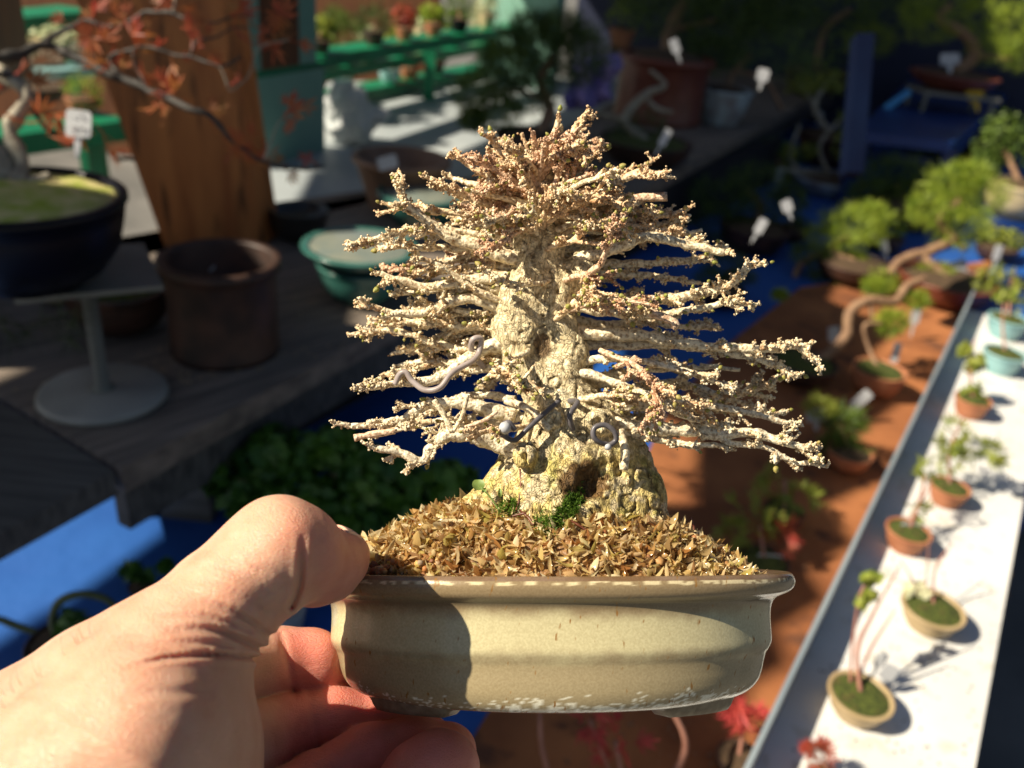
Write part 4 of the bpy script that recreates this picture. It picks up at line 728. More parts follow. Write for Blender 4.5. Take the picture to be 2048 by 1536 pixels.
# white scrape on the left of the pot
# feet
for a0, a1, flip in ((198, 242, 1), (300, 342, 1), (20, 62, 1), (118, 160, 1)):
    n = 40; ang = np.radians(np.linspace(a0, a1, n)); c_, s_ = sup(-ang, n); mb = MB(); Vv = []
    for i in range(n):
        e = min(i, n-1-i)/3.0; e = min(1, e); hh = (.0032*(0.35+.65*e)) if flip else .004
        ro = PA-.0145; rb = PB-.0145
        for q, y in ((0, 0.0), (0.0007, -.6*hh), (.0016, -hh), (.0065, -hh), (.0072, 0.0)):
            Vv.append(((ro-q)*c_[i], -.0288+y, (rb-q)*s_[i]))
    Fq = [(i*5+j, i*5+j+1, (i+1)*5+j+1, (i+1)*5+j) for i in range(n-1) for j in range(4)]+[(0, 1, 2, 3, 4), tuple((n-1)*5+j for j in (4, 3, 2, 1, 0))]
    mb.add(Vv, Fq); mb.build('foot', pm('foot_glaze', (.19, .14, .08), (.30, .24, .15), 500, .45) if a0 == 198 else bpy.data.materials['foot_glaze'], pot if False else bonsai, True, xf=pf)

# --- soil mound
def mound(x, z):
    r = np.sqrt((x/(PA-.006))**2+(z/(PB-.006))**2)
    return -.0022+.0205*np.clip(1-r**2.3, 0, 1)**1.0-.002*(x/.05)
n = 150; gx = np.linspace(-1, 1, n); 
rr = np.linspace(0, 1, 60); V = []; 
for r_ in rr: V.append(np.stack([(PA-.0055)*ca*r_, mound((PA-.0055)*ca*r_, (PB-.0055)*sa*r_), (PB-.0055)*sa*r_], 1))
V = np.concatenate(V); V[:, 1] += noise3(V, .002, 1)*.0018+noise3(V, .0007, 4)*.0012
Fc = np.array([(i*na+j, i*na+(j+1) % na, (i+1)*na+(j+1) % na, (i+1)*na+j) for i in range(len(rr)-1) for j in range(na)])
M_peat = pm('brown_peat', (.12, .055, .02), (.36, .20, .08), 500, .35, .0005, 1500)
mesh_np('soil', pf(V), Fc, M_peat, bonsai)
def flake_mat(name, cs, rough=.28, tr=.42):
    m, t, b = node_mat(name); N = t.nodes; L = t.links
    g = N.new('ShaderNodeNewGeometry'); r = N.new('ShaderNodeValToRGB'); r.color_ramp.interpolation = 'LINEAR'
    e = r.color_ramp.elements; e[0].color = (*cs[0], 1); e[1].color = (*cs[-1], 1)
    for i, c in enumerate(cs[1:-1]): q = e.new((i+1)/(len(cs)-1)); q.color = (*c, 1)
    L.new(g.outputs['Random Per Island'], r.inputs[0]); L.new(r.outputs[0], b.inputs['Base Color']); b.inputs['Roughness'].default_value = rough
    tl = N.new('ShaderNodeBsdfTranslucent'); L.new(r.outputs[0], tl.inputs[0]); mx = N.new('ShaderNodeMixShader'); mx.inputs[0].default_value = tr
    L.new(b.outputs[0], mx.inputs[1]); L.new(tl.outputs[0], mx.inputs[2]); L.new(mx.outputs[0], N['Material Output'].inputs[0]); return m
M_sphag = flake_mat('wet_sphagnum', [(.86, .70, .38), (.60, .34, .11), (.90, .78, .50), (.76, .58, .24), (.36, .14, .035), (.88, .75, .46), (.58, .36, .12), (.20, .09, .03), (.74, .56, .26), (.52, .42, .10), (.86, .76, .5)], .12, .5)
def flakes(nf, lo, hi, up=0.0, rgn=None):
    mb = MB(); cnt = 0; Vl = []; Fl = []
    while cnt < nf:
        a = RNG.uniform(0, 2*math.pi); r_ = math.sqrt(RNG.uniform(0, 1.0)); cc, s2 = sup(np.array([a]), 1)
        x = (PA-.0068)*r_*cc[0]; z = (PB-.0068)*r_*s2[0]
        if rgn and not rgn(x, z): continue
        y = float(mound(x, z)); L = RNG.uniform(lo, hi); W = L*RNG.uniform(.16, .42)
        d = RNG.normal(size=3); d[1] = abs(d[1])*.8; d /= np.linalg.norm(d); s = np.cross(d, RNG.normal(size=3)); s /= np.linalg.norm(s); nn = np.cross(d, s)
        cur = RNG.uniform(-1.1, 1.5); base = np.array([x, y+RNG.uniform(-.0004, .0018)+up, z]); v = []
        for i, (t, wv) in enumerate(((0, .25), (.25, .8), (.55, 1), (.8, .7), (1, .08))):
            c = base+d*(t-.4)*L+nn*cur*L*(t-.5)**2
            v += [c-s*W*wv*.5+nn*W*.25*wv, c-nn*W*.08*wv, c+s*W*wv*.5+nn*W*.25*wv]
        f = []
        for i in range(4):
            for j in range(2): f.append((i*3+j, i*3+j+1, (i+1)*3+j+1, (i+1)*3+j))
        mb.add(np.array(v), f); cnt += 1
    return mb
o_ = flakes(9000, .0014, .0055).build('sphagnum', M_sphag, bonsai, True, xf=pf); tag(o_, kind='stuff')
# clay granules
o_ = flakes(420, .0045, .0085).build('sphagnum_clump', M_sphag, bonsai, True, xf=pf); tag(o_, kind='stuff')
M_gran = flake_mat('clay_granule', [(.45, .18, .05), (.20, .07, .03), (.60, .35, .12), (.30, .22, .14), (.5, .2, .07)], .6, 0)
mb = MB()
for i in range(150):
    a = RNG.uniform(0, 6.28); r_ = math.sqrt(RNG.uniform(0, .95)); cc, s2 = sup(np.array([a]), 1); x = (PA-.008)*r_*cc[0]; z = (PB-.008)*r_*s2[0]
    mb.blobs([np.array([x, float(mound(x, z))+.0008, z])], [RNG.uniform(.0004, .0011)], True, .25)
for x, z, r_ in ((-.0415, .0215, .0022), (-.040, .0245, .0016), (-.0445, .0195, .0014), (-.0295, .027, .0015), (-.027, .0255, .0012), (-.0375, .0232, .0014)):
    for q in range(9): mb.blobs([np.array([x, float(mound(x, z))+.0012, z])+RNG.normal(size=3)*r_*.45], [r_*.5], True, .3)
tag(mb.build('clay_granules', M_gran, bonsai, True, xf=pf), kind='stuff')
# needles and bits of dead root on the soil
M_need = pm('dead_needle', (.10, .025, .012), (.20, .07, .03), 300, .4)
for pts in ([(1040, 938, 95), (1042, 975, 105), (1036, 1010, 112), (1026, 1035, 112)], [(1040, 1020, 120), (1062, 1042, 140), (1070, 1070, 150), (1073, 1095, 165)],
            [(1140, 1040, 150), (1160, 1052, 155), (1180, 1066, 160)], [(855, 1053, 80), (868, 1062, 85), (880, 1070, 90)], [(1052, 1026, 130), (1020, 1035, 120), (995, 1060, 120)], [(1115, 1105, 170), (1122, 1125, 180), (1120, 1140, 190)], [(1380, 1035, 0), (1388, 1055, 5), (1386, 1075, 10)]):
    mb = MB(); A = spline(pts, 14); mb.tube(A, 2.6*(1+noise3(A, 5)*.6), 6); mb.build('dead_needle', M_need, bonsai, True, xf=T)

# --- trunk
h = 3.2; lo = (890, 200, -150); hi = (1350, 1130, 150); G = grid(lo, hi, h).astype(np.float32)
SK = [[(1120, 1080, 0, 165), (1130, 1000, 0, 150), (1150, 920, 0, 126), (1140, 860, 0, 98), (1120, 800, 0, 72), (1105, 740, -5, 60)],
      [(1105, 760, 0, 62), (1055, 720, 5, 50), (1040, 660, 8, 52), (1048, 600, 5, 46), (1070, 550, 0, 46), (1078, 490, 0, 48), (1062, 430, -5, 42), (1078, 370, -5, 30), (1100, 310, 0, 20), (1120, 255, 0, 10)],
      [(1110, 780, 10, 52), (1135, 710, 15, 42), (1118, 640, 15, 32), (1110, 600, 15, 36)], [(1120, 560, 5, 36), (1165, 540, 10, 30), (1180, 500, 0, 22)],
      [(1090, 930, 10, 70), (1010, 985, 20, 48), (955, 1030, 15, 36), (915, 1060, 10, 26)], [(1190, 860, 5, 60), (1232, 925, 10, 70), (1268, 990, 15, 62), (1282, 1060, 25, 56), (1270, 1110, 30, 50)], [(1080, 1000, 60, 46), (1060, 1060, 75, 40)],
      [(1230, 1000, 55, 42), (1220, 1070, 75, 44)], [(1000, 1000, 30, 50), (1010, 1070, 50, 50)]]
D = np.full(G.shape[:3], 1e3, np.float32)
for ch in SK:
    for a, b_ in zip(ch[:-1], ch[1:]): add_cone(D, G, lo, h, a, b_, 16, 1.15)
for c, r_ in (((1185, 965, 128), 36), ((1205, 945, 118), 28), ((1160, 990, 140), 26), ((1085, 705, 58), 22), ((1097, 690, 70), 16), ((1005, 520, 20), 20), ((1145, 860, 118), 14), ((985, 770, 20), 18)):
    m_ = tuple(slice(max(0, int((c[q]-r_-30-lo[q])/h)), int((c[q]+r_+30-lo[q])/h)+1) for q in range(3)); D[m_] = -smin(-D[m_], (np.linalg.norm(G[m_]-np.array(c), axis=-1)-r_), 9)
for c, r_ in (((1050, 912, 112), 25), ((1195, 845, 95), 30), ((1110, 838, 88), 22), ((1250, 905, 70), 20), ((1250, 960, 78), 14)):
    m_ = tuple(slice(max(0, int((c[q]-r_-30-lo[q])/h)), int((c[q]+r_+30-lo[q])/h)+1) for q in range(3)); Gm = G[m_]; dd = np.linalg.norm(Gm-np.array(c), axis=-1); D[m_] = smin(D[m_], dd-r_, 8); D[m_] = -smin(-D[m_], (np.linalg.norm(Gm-np.array(c)-np.array([0, 0, r_*.9]), axis=-1)-r_*.4), 4)
band = np.abs(D) < 22; Q = G[band]
wr = np.stack([Q[:, 0]+noise3(Q, 40, 9)*26, Q[:, 1]*.30, Q[:, 2]], 1)
nn = noise3(Q, 60, 1)*15+noise3(wr, 15, 2)*6+(.22-np.abs(noise3(wr, 9, 3)))*8+noise3(Q, 6, 4)*1.8
cr = np.abs(noise3(Q*np.array([1, .8, 1]), 24, 5)); nn += np.exp(-(cr/.03)**2)*6*(noise3(Q, 60, 8) > -.12)
D[band] += nn
V, Fc = surface_nets(D, lo, h)
col = np.tile(np.array([.84, .72, .46]), (len(V), 1)); n1 = noise3(V, 50, 11); n2 = noise3(V, 12, 12); n3_ = noise3(V, 6, 13)
def blend(c, m): 
    global col; m = np.clip(m, 0, 1)[:, None]; col = col*(1-m)+np.array(c)*m
blend((.88, .80, .58), ss(n2+n1*.6, .0, .35)*.8)
blend((.54, .40, .19), ss(n3_+n2*.5, .12, .35)*.6)
low = ss(V[:, 1], 840, 930); blend((.74, .58, .17), low*ss(n1+n2, -.15, .25)*.75); blend((.40, .38, .07), low*ss(noise3(V, 26, 21), .12, .28)*.6)
crk = np.abs(noise3(V*np.array([1, .8, 1]), 24, 5)); blend((.12, .07, .03), np.exp(-(crk/.03)**2)*.7*(noise3(V, 60, 8) > -.12))
rot = np.exp(-(((V[:, 0]-1168)/56)**2+((V[:, 1]-965)/46)**2)); blend((.13, .065, .02), ss(rot+n2*.5, .35, .6)*.95*(V[:, 2] > 0))
rot = np.exp(-(((V[:, 0]-1085)/22)**2+((V[:, 1]-690)/34)**2)); blend((.14, .075, .03), ss(rot+n2*.4, .35, .6)*.9)
mz = np.exp(-(((V[:, 0]-1130-(1030-V[:, 1])*.55)/26)**2+((V[:, 1]-1030)/56)**2)); mosm = ss(mz+n2*.5+n3_*.3, .42, .6)*(V[:, 2] > 0)
mz2 = np.exp(-(((V[:, 0]-1020)/26)**2+((V[:, 1]-1018)/18)**2))+.6*np.exp(-(((V[:, 0]-1296)/14)**2+((V[:, 1]-1045)/24)**2)); mosm = np.maximum(mosm, ss(mz2+n2*.6, .45, .65))
blend((.07, .12, .01), mosm)
def bark_mat():
    m, t, b = node_mat('pale_bark'); N = t.nodes; L = t.links
    at_ = N.new('ShaderNodeAttribute'); at_.attribute_name = 'tint'; tc = N.new('ShaderNodeTexCoord')
    n = N.new('ShaderNodeTexNoise'); n.inputs['Scale'].default_value = 700; n.inputs['Detail'].default_value = 5; L.new(tc.outputs['Object'], n.inputs['Vector'])
    r = N.new('ShaderNodeValToRGB'); r.color_ramp.elements[0].position = .32; r.color_ramp.elements[1].position = .66; r.color_ramp.elements[0].color = (.50, .46, .40, 1); r.color_ramp.elements[1].color = (1.15, 1.15, 1.12, 1); L.new(n.outputs[0], r.inputs[0])
    mx = N.new('ShaderNodeMix'); mx.data_type = 'RGBA'; mx.blend_type = 'MULTIPLY'; mx.inputs[0].default_value = 1; L.new(at_.outputs['Color'], mx.inputs[6]); L.new(r.outputs[0], mx.inputs[7])
    L.new(mx.outputs[2], b.inputs['Base Color']); b.inputs['Roughness'].default_value = .62; b.inputs['Specular IOR Level'].default_value = .3
    mp = N.new('ShaderNodeMapping'); mp.inputs['Scale'].default_value = (1, 1, .4); L.new(tc.outputs['Object'], mp.inputs[0])
    v = N.new('ShaderNodeTexVoronoi'); v.feature = 'DISTANCE_TO_EDGE'; v.inputs['Scale'].default_value = 640; nz_ = N.new('ShaderNodeTexNoise'); nz_.inputs['Scale'].default_value = 300; L.new(mp.outputs[0], nz_.inputs['Vector'])
    ad = N.new('ShaderNodeMix'); ad.data_type = 'RGBA'; ad.blend_type = 'LINEAR_LIGHT'; ad.inputs[0].default_value = .006; L.new(mp.outputs[0], ad.inputs[6]); L.new(nz_.outputs['Color'], ad.inputs[7]); L.new(ad.outputs[2], v.inputs['Vector'])
    mr = N.new('ShaderNodeMapRange'); mr.inputs[1].default_value = 0; mr.inputs[2].default_value = .12; L.new(v.outputs['Distance'], mr.inputs[0])
    ck = N.new('ShaderNodeMapRange'); ck.inputs[1].default_value = 0; ck.inputs[2].default_value = .07; ck.inputs[3].default_value = .5; ck.inputs[4].default_value = 1; L.new(v.outputs['Distance'], ck.inputs[0])
    cm = N.new('ShaderNodeVectorMath'); cm.operation = 'SCALE'; L.new(mx.outputs[2], cm.inputs[0]); L.new(ck.outputs[0], cm.inputs['Scale']); L.new(cm.outputs[0], b.inputs['Base Color'])
    b1 = N.new('ShaderNodeBump'); b1.inputs['Distance'].default_value = .00022; L.new(mr.outputs[0], b1.inputs['Height'])
    b2 = N.new('ShaderNodeBump'); b2.inputs['Distance'].default_value = .0003; L.new(n.outputs[0], b2.inputs['Height']); L.new(b1.outputs[0], b2.inputs['Normal']); L.new(b2.outputs[0], b.inputs['Normal'])
    return m
M_tr = bark_mat()
trunk = mesh_np('trunk', T(V), Fc[:, ::-1], M_tr, bonsai, col)
print('trunk verts', len(V))
# moss tufts on the trunk foot
mi = np.where((mosm > .5) & (V[:, 1] > 930))[0]; ch = RNG.choice(mi, min(1500, len(mi)), replace=False) if len(mi) else []
M_mossb = flake_mat('bright_moss', [(.05, .11, .01), (.12, .24, .02), (.08, .16, .01), (.20, .32, .04)], .6, .3)
mb = MB()
for i in ch:
    p = V[i]+RNG.normal(size=3)*2
    for q in range(3):
        d = RNG.normal(size=3)*.8+np.array([0, -.6, .8]); d /= np.linalg.norm(d); s = np.cross(d, RNG.normal(size=3)); s /= np.linalg.norm(s); L_ = RNG.uniform(5, 10)
        mb.add([p-s*1.3, p+s*1.3, p+d*L_], [(0, 1, 2)])
for cx, cy, cz in ((1095, 1062, 150), (1088, 1045, 140), (1010, 1022, 110)):
    for i in range(260):
        p = np.array([cx, cy, cz])+RNG.normal(size=3)*np.array([14, 12, 10]); d = RNG.normal(size=3)+np.array([0, -.8, .8]); d /= np.linalg.norm(d); s = np.cross(d, RNG.normal(size=3)); s /= np.linalg.norm(s)
        mb.add([p-s*1.4, p+s*1.4, p+d*9], [(0, 1, 2)])
tag(mb.build('moss', M_mossb, bonsai, False, xf=T), kind='stuff')
# seedling
mb = MB(); A = spline([(1000, 1025, 115), (985, 1000, 112), (972, 985, 110), (962, 975, 108)], 12); mb.tube(A, 1.8, 6)
sp = mb.build('sprout', pm('sprout_green', (.22, .32, .08), (.30, .42, .12), 200, .5, trans=.3), bonsai, True, xf=T)
mb = MB()
for cx, cy, rx, ry, tl in ((957, 969, 13, 12, .2), (968, 980, 5, 5, .9), (1000, 985, 4, 10, .3)):
    vs = [(cx, cy, 109)]; 
    for q in range(14):
        a = q/14*6.283; rd = 1-.22*math.exp(-((a-4.71)/.35)**2); vs.append((cx+rx*math.cos(a)*rd, cy+ry*math.sin(a)*rd, 109+4*math.cos(a*2)+tl*6*math.sin(a)))
    mb.add(vs, [(0, 1+q, 1+(q+1) % 14) for q in range(14)])
mb.build('leaf', bpy.data.materials['sprout_green'], bonsai, True, xf=T)

# --- branches and twigs
def twig_mat(name, cs):
    m, t, b = node_mat(name); N = t.nodes; L = t.links; tc = N.new('ShaderNodeTexCoord'); g_ = N.new('ShaderNodeNewGeometry')
    r = N.new('ShaderNodeValToRGB'); e_ = r.color_ramp.elements; e_[0].color = (*cs[0], 1); e_[1].color = (*cs[-1], 1)
    for i, c in enumerate(cs[1:-1]): q = e_.new((i+1)/(len(cs)-1)); q.color = (*c, 1)
    L.new(g_.outputs['Random Per Island'], r.inputs[0])
    n = N.new('ShaderNodeTexNoise'); n.inputs['Scale'].default_value = 1100; n.inputs['Detail'].default_value = 4; L.new(tc.outputs['Object'], n.inputs['Vector'])
    r2 = N.new('ShaderNodeValToRGB'); r2.color_ramp.elements[0].position = .36; r2.color_ramp.elements[1].position = .56; r2.color_ramp.elements[0].color = (.40, .31, .23, 1); r2.color_ramp.elements[1].color = (1.08, 1.08, 1.06, 1); L.new(n.outputs[0], r2.inputs[0])
    mx = N.new('ShaderNodeMix'); mx.data_type = 'RGBA'; mx.blend_type = 'MULTIPLY'; mx.inputs[0].default_value = .9; L.new(r.outputs[0], mx.inputs[6]); L.new(r2.outputs[0], mx.inputs[7]); L.new(mx.outputs[2], b.inputs['Base Color'])
    b.inputs['Roughness'].default_value = .55; b.inputs['Specular IOR Level'].default_value = .4
    bp = N.new('ShaderNodeBump'); bp.inputs['Distance'].default_value = .0005; L.new(n.outputs[0], bp.inputs['Height']); L.new(bp.outputs[0], b.inputs['Normal']); return m
M_tw1 = twig_mat('cream_twig_bark', [(.90, .79, .54), (.68, .48, .27), (.92, .83, .60), (.82, .67, .41), (.93, .86, .66), (.54, .33, .16), (.88, .75, .49)])
M_tw2 = twig_mat('pinkish_twig_bark', [(.78, .54, .38), (.56, .32, .18), (.84, .64, .46), (.70, .46, .30), (.46, .24, .12)])
M_tw3 = twig_mat('ashen_twig_bark', [(.86, .77, .57), (.62, .48, .30), (.90, .84, .66), (.78, .67, .46), (.72, .54, .32)])
M_tw4 = twig_mat('tan_twig_bark', [(.84, .64, .41), (.62, .38, .20), (.90, .74, .50), (.72, .50, .28), (.92, .79, .56)])
M_bud = pm('swelling_bud', (.30, .33, .06), (.46, .36, .12), 500, .5, .0002, 1500, trans=.2)
BR = []; BUDS = []
def knobs(mb, p, r, n, spread):
    C = p+RNG.normal(size=(n, 3))*spread; mb.blobs(C, RNG.uniform(.65, 1.15, n)*r, False, .22)
def twig(mb, p, d, L, r, lvl, budp=.085):
    d = d/np.linalg.norm(d); n = max(4, int(L/6)); pts = [p]; dr = d.copy()
    for i in range(n):
        dr = dr+RNG.normal(size=3)*.075; dr /= np.linalg.norm(dr); pts.append(pts[-1]+dr*L/n)
    pts = np.array(pts); A = spline(pts, n*2+1); t = np.linspace(0, 1, len(A))
    knob = (1+.28*np.abs(np.sin(np.arange(len(A))*1.57+RNG.uniform(0, 3))))
    mb.tube(A, r*(1-.35*t)*knob, 6, jit=.13)
    st = .25 if lvl else .35
    for i, q in enumerate(A):
        if t[i] > (.55 if lvl == 0 and L > 20 else st+.1) and RNG.random() < .85:
            v = RNG.normal(size=(2, 3)); v /= np.linalg.norm(v, axis=1)[:, None]; mb.blobs(q+v*r*.85, r*RNG.uniform(.4, .8, 2), False, .3)
    if lvl > 0:
        for i in range(2, len(A)-1):
            if RNG.random() < .30+.25*t[i]:
                v = RNG.normal(size=3)*np.array([1, .75, 1]); v += dr*.9; twig(mb, A[i], v, L*RNG.uniform(.18, .42), r*.72, lvl-1, budp)
    else:
        knobs(mb, A[-1], r*.8, 3, r*.8); knobs(mb, A[-2], r*.7, 2, r*.8)
    if RNG.random() < budp: BUDS.append((A[-1]+dr*r*1.2, dr, r*RNG.uniform(.85, 1.3)))
    return A
def branch(pts, r0, r1, z=None, lv=1, dens=1.0, mat=None, bare=.25, name='branch', budp=.085, cut=False):
    P = np.array([(p[0], p[1], p[2] if len(p) > 2 else np.nan) for p in pts], float)
    if z is None: z = (0, RNG.uniform(-90, 60))
    m_ = len(P)
    for i in range(m_):
        if np.isnan(P[i, 2]): P[i, 2] = z[0]+(z[1]-z[0])*i/(m_-1)
    Ln = np.linalg.norm(np.diff(P, axis=0), axis=1).sum(); n = max(10, int(Ln/7)); A = spline(P, n)
    A += np.stack([noise3(A, 26, q) for q in (31, 32, 33)], 1)*6; A[0] = P[0]
    t = np.linspace(0, 1, n); R = (r0+(r1*1.2-r0)*t**.8)*(1+noise3(A, 13, 40)*.5); mb = MB(); mb.tube(A, R, 9, jit=.10)
    if cut: 
        pass
    for i in range(n):
        if t[i] < bare: 
            if RNG.random() < .4: v = RNG.normal(size=3); v /= np.linalg.norm(v); mb.blobs([A[i]+v*R[i]*.8], [R[i]*.35], False, .25)
            continue
        if noise3(A[i][None], 34, 50)[0] > -.02:
            v = RNG.normal(size=(3, 3)); v /= np.linalg.norm(v, axis=1)[:, None]; mb.blobs(A[i]+v*R[i]*.85, RNG.uniform(2.0, 4.2, 3), False, .25)
        tg = A[min(i+1, n-1)]-A[max(i-1, 0)]; tg /= np.linalg.norm(tg)
        if RNG.random() < .36*dens:
            v = RNG.normal(size=3)*np.array([.6, .42, .9])+tg*1.45; twig(mb, A[i], v, RNG.uniform(22, 66)*(1.12-.4*t[i]), RNG.uniform(3.5, 5.2), lv, budp)
    tg = A[-1]-A[-3]; 
    if not cut: twig(mb, A[-1], tg, 14, max(r1*.85, 3.2), 0, budp*2)
    ym = A[:, 1].mean(); pk = M_tw3 if ym > 700+RNG.normal()*90 else ((M_tw4 if RNG.random() < .62 else M_tw2) if ym < 440+RNG.normal()*60 else M_tw1)
    BR.append(mb.build(name, mat or pk, bonsai, True, xf=T)); return A
left = [
 ([(1030, 835), (960, 812), (905, 808), (850, 812), (800, 838), (745, 850), (692, 852)], 20, 5, (20, 60)),
 ([(1050, 905), (1000, 892), (950, 872), (905, 868), (868, 890), (842, 922), (800, 905), (752, 896)], 27, 6, (40, 90)),
 ([(1035, 690), (985, 690), (940, 715), (880, 755), (820, 765), (775, 770), (735, 776)], 22, 5, (0, 70)),
 ([(1010, 700), (950, 700), (880, 690), (820, 668), (775, 660), (712, 668)], 13, 5, (-20, -60)),
 ([(1020, 630), (960, 600), (900, 603), (850, 625), (790, 625), (725, 607)], 17, 5, (0, 40)),
 ([(1010, 640), (960, 650), (900, 668), (850, 690), (795, 705)], 12, 5, (-30, -90)),
 ([(1020, 555), (950, 558), (900, 570), (850, 572), (800, 560), (762, 548)], 17, 5, (0, 30)),
 ([(1030, 545), (960, 520), (900, 520), (840, 535), (790, 540)], 12, 4, (-20, -80)),
 ([(1040, 520), (960, 492), (900, 470), (850, 438), (815, 410), (795, 375)], 22, 6, (10, 80)),
 ([(1000, 475), (930, 462), (860, 460), (790, 470), (730, 482)], 9, 4, (30, 50)),
 ([(1040, 455), (970, 432), (900, 425), (840, 420), (775, 410)], 13, 4, (0, 20)),
 ([(1050, 430), (990, 410), (930, 390), (890, 372), (860, 355)], 14, 5, (0, 50)),
 ([(1060, 400), (1010, 370), (960, 345), (915, 315)], 12, 4, (0, 30)),
 ([(1030, 800), (960, 790), (900, 800), (850, 830), (800, 850)], 11, 4, (-20, -120)),
 ([(1060, 860), (980, 850), (900, 840), (840, 850), (780, 862)], 9, 3.4, (0, -70)),
 ([(1010, 730), (950, 740), (900, 738), (850, 722), (800, 730)], 11, 4, (0, -90)),
 ([(1000, 600), (950, 580), (900, 545), (860, 520)], 9, 4, (20, 60)),
]
right = [
 ([(1110, 350), (1180, 372), (1240, 360), (1285, 345), (1322, 352)], 15, 5, (0, 30)),
 ([(1110, 410), (1190, 405), (1250, 400)], 14, 9, (0, 10)),
 ([(1120, 440), (1200, 430), (1280, 430), (1340, 430), (1375, 415)], 13, 4, (0, -50)),
 ([(1120, 470), (1200, 460), (1290, 455), (1350, 450), (1400, 480)], 13, 4, (-10, -80)),
 ([(1150, 520), (1220, 500), (1290, 475), (1370, 488), (1448, 505)], 17, 7, (20, 50)),
 ([(1120, 545), (1200, 530), (1300, 525), (1380, 520), (1440, 500)], 14, 5, (-20, -90)),
 ([(1130, 580), (1230, 600), (1320, 600), (1400, 588), (1460, 570), (1500, 535)], 19, 6, (0, 10)),
 ([(1130, 610), (1220, 625), (1310, 632), (1380, 620), (1440, 608), (1470, 600)], 13, 4, (20, 50)),
 ([(1140, 640), (1220, 650), (1300, 640), (1360, 655), (1420, 650)], 14, 5, (-20, -100)),
 ([(1110, 660), (1200, 668), (1290, 672), (1380, 690), (1460, 694), (1540, 697), (1590, 692), (1628, 712)], 21, 5, (10, 0)),
 ([(1130, 690), (1220, 690), (1320, 690), (1420, 700), (1500, 715), (1560, 735), (1585, 745)], 14, 4.5, (-20, -30)),
 ([(1130, 730), (1210, 715), (1300, 725), (1380, 745), (1450, 770)], 13, 4, (20, 60)),
 ([(1120, 760), (1200, 765), (1290, 790), (1380, 805), (1480, 790), (1545, 765)], 16, 4, (-20, -90)),
 ([(1140, 740), (1220, 760), (1290, 790), (1360, 830), (1430, 850)], 13, 5, (30, 90)),
 ([(1170, 850), (1230, 848), (1290, 855), (1370, 862), (1440, 868), (1510, 868), (1570, 885), (1622, 898)], 23, 6, (50, 70)),
 ([(1160, 820), (1240, 815), (1330, 810), (1420, 815), (1510, 830), (1575, 848)], 16, 5, (0, 0)),
 ([(1200, 850), (1280, 870), (1340, 885), (1400, 890), (1450, 893)], 11, 5, (50, 60)),
 ([(1400, 850), (1460, 885), (1530, 895), (1590, 925), (1625, 925)], 9, 4, (60, 75)),
 ([(1150, 800), (1230, 790), (1300, 770), (1360, 765), (1440, 790), (1500, 810)], 12, 4, (-30, -110)),
 ([(1120, 500), (1180, 480), (1260, 475), (1330, 470)], 11, 4, (-40, -120)),
]
top = [
 ([(1090, 340), (1130, 300), (1150, 262), (1168, 232)], 13, 6, (0, 10)), ([(1085, 340), (1100, 300), (1110, 265), (1116, 240)], 12, 5, (10, 20)),
 ([(1080, 350), (1075, 310), (1070, 280)], 11, 5, (10, 40)), ([(1070, 370), (1030, 330), (1000, 300), (985, 280)], 11, 5, (0, 20)), ([(1060, 380), (1010, 350), (975, 330), (945, 325)], 10, 4, (20, 60)),
 ([(1090, 360), (1140, 340), (1180, 315), (1195, 300)], 12, 5, (0, 0)), ([(1080, 380), (1130, 370), (1180, 350), (1210, 345)], 11, 5, (20, 60)), ([(1060, 410), (1020, 400), (980, 390), (950, 385)], 11, 5, (30, 90)),
 ([(1070, 400), (1060, 370), (1050, 340), (1040, 310)], 10, 4, (40, 70)), ([(1090, 400), (1110, 370), (1120, 340), (1130, 320)], 10, 4, (40, 70)), ([(1080, 360), (1100, 340), (1140, 300), (1180, 285)], 10, 4, (-10, -60)),
 ([(1070, 360), (1030, 320), (1010, 310), (1000, 330)], 10, 4, (-20, -80)), ([(1100, 420), (1150, 410), (1190, 400), (1230, 405)], 11, 4, (30, 80)), ([(1090, 430), (1120, 430), (1160, 440), (1190, 450)], 11, 4, (30, 110)),
 ([(1060, 450), (1030, 440), (1000, 440), (970, 450)], 10, 4, (30, 100)),
]
for i in range(44):
    a_ = RNG.uniform(-.15, math.pi+.15); y_ = RNG.uniform(300, 460); L_ = RNG.uniform(.55, 1)*np.interp(y_, [300, 460], [95, 190]); zz = RNG.uniform(-90, 130)
    top.append(([(1080, y_+25), (1080+math.cos(a_)*L_*.5, y_+5-abs(math.sin(a_))*20), (1080+math.cos(a_)*L_, y_-math.sin(a_)*45)], RNG.uniform(7, 10), 4, (zz*.2, zz)))
for L_, dn, lv in ((left, 1.0, 1), (right, 1.0, 1), (top, 1.3, 1)):
    for e in L_: branch(e[0], e[1]*.82, e[2]*.9, e[3], lv=lv, dens=dn, bare=.22)
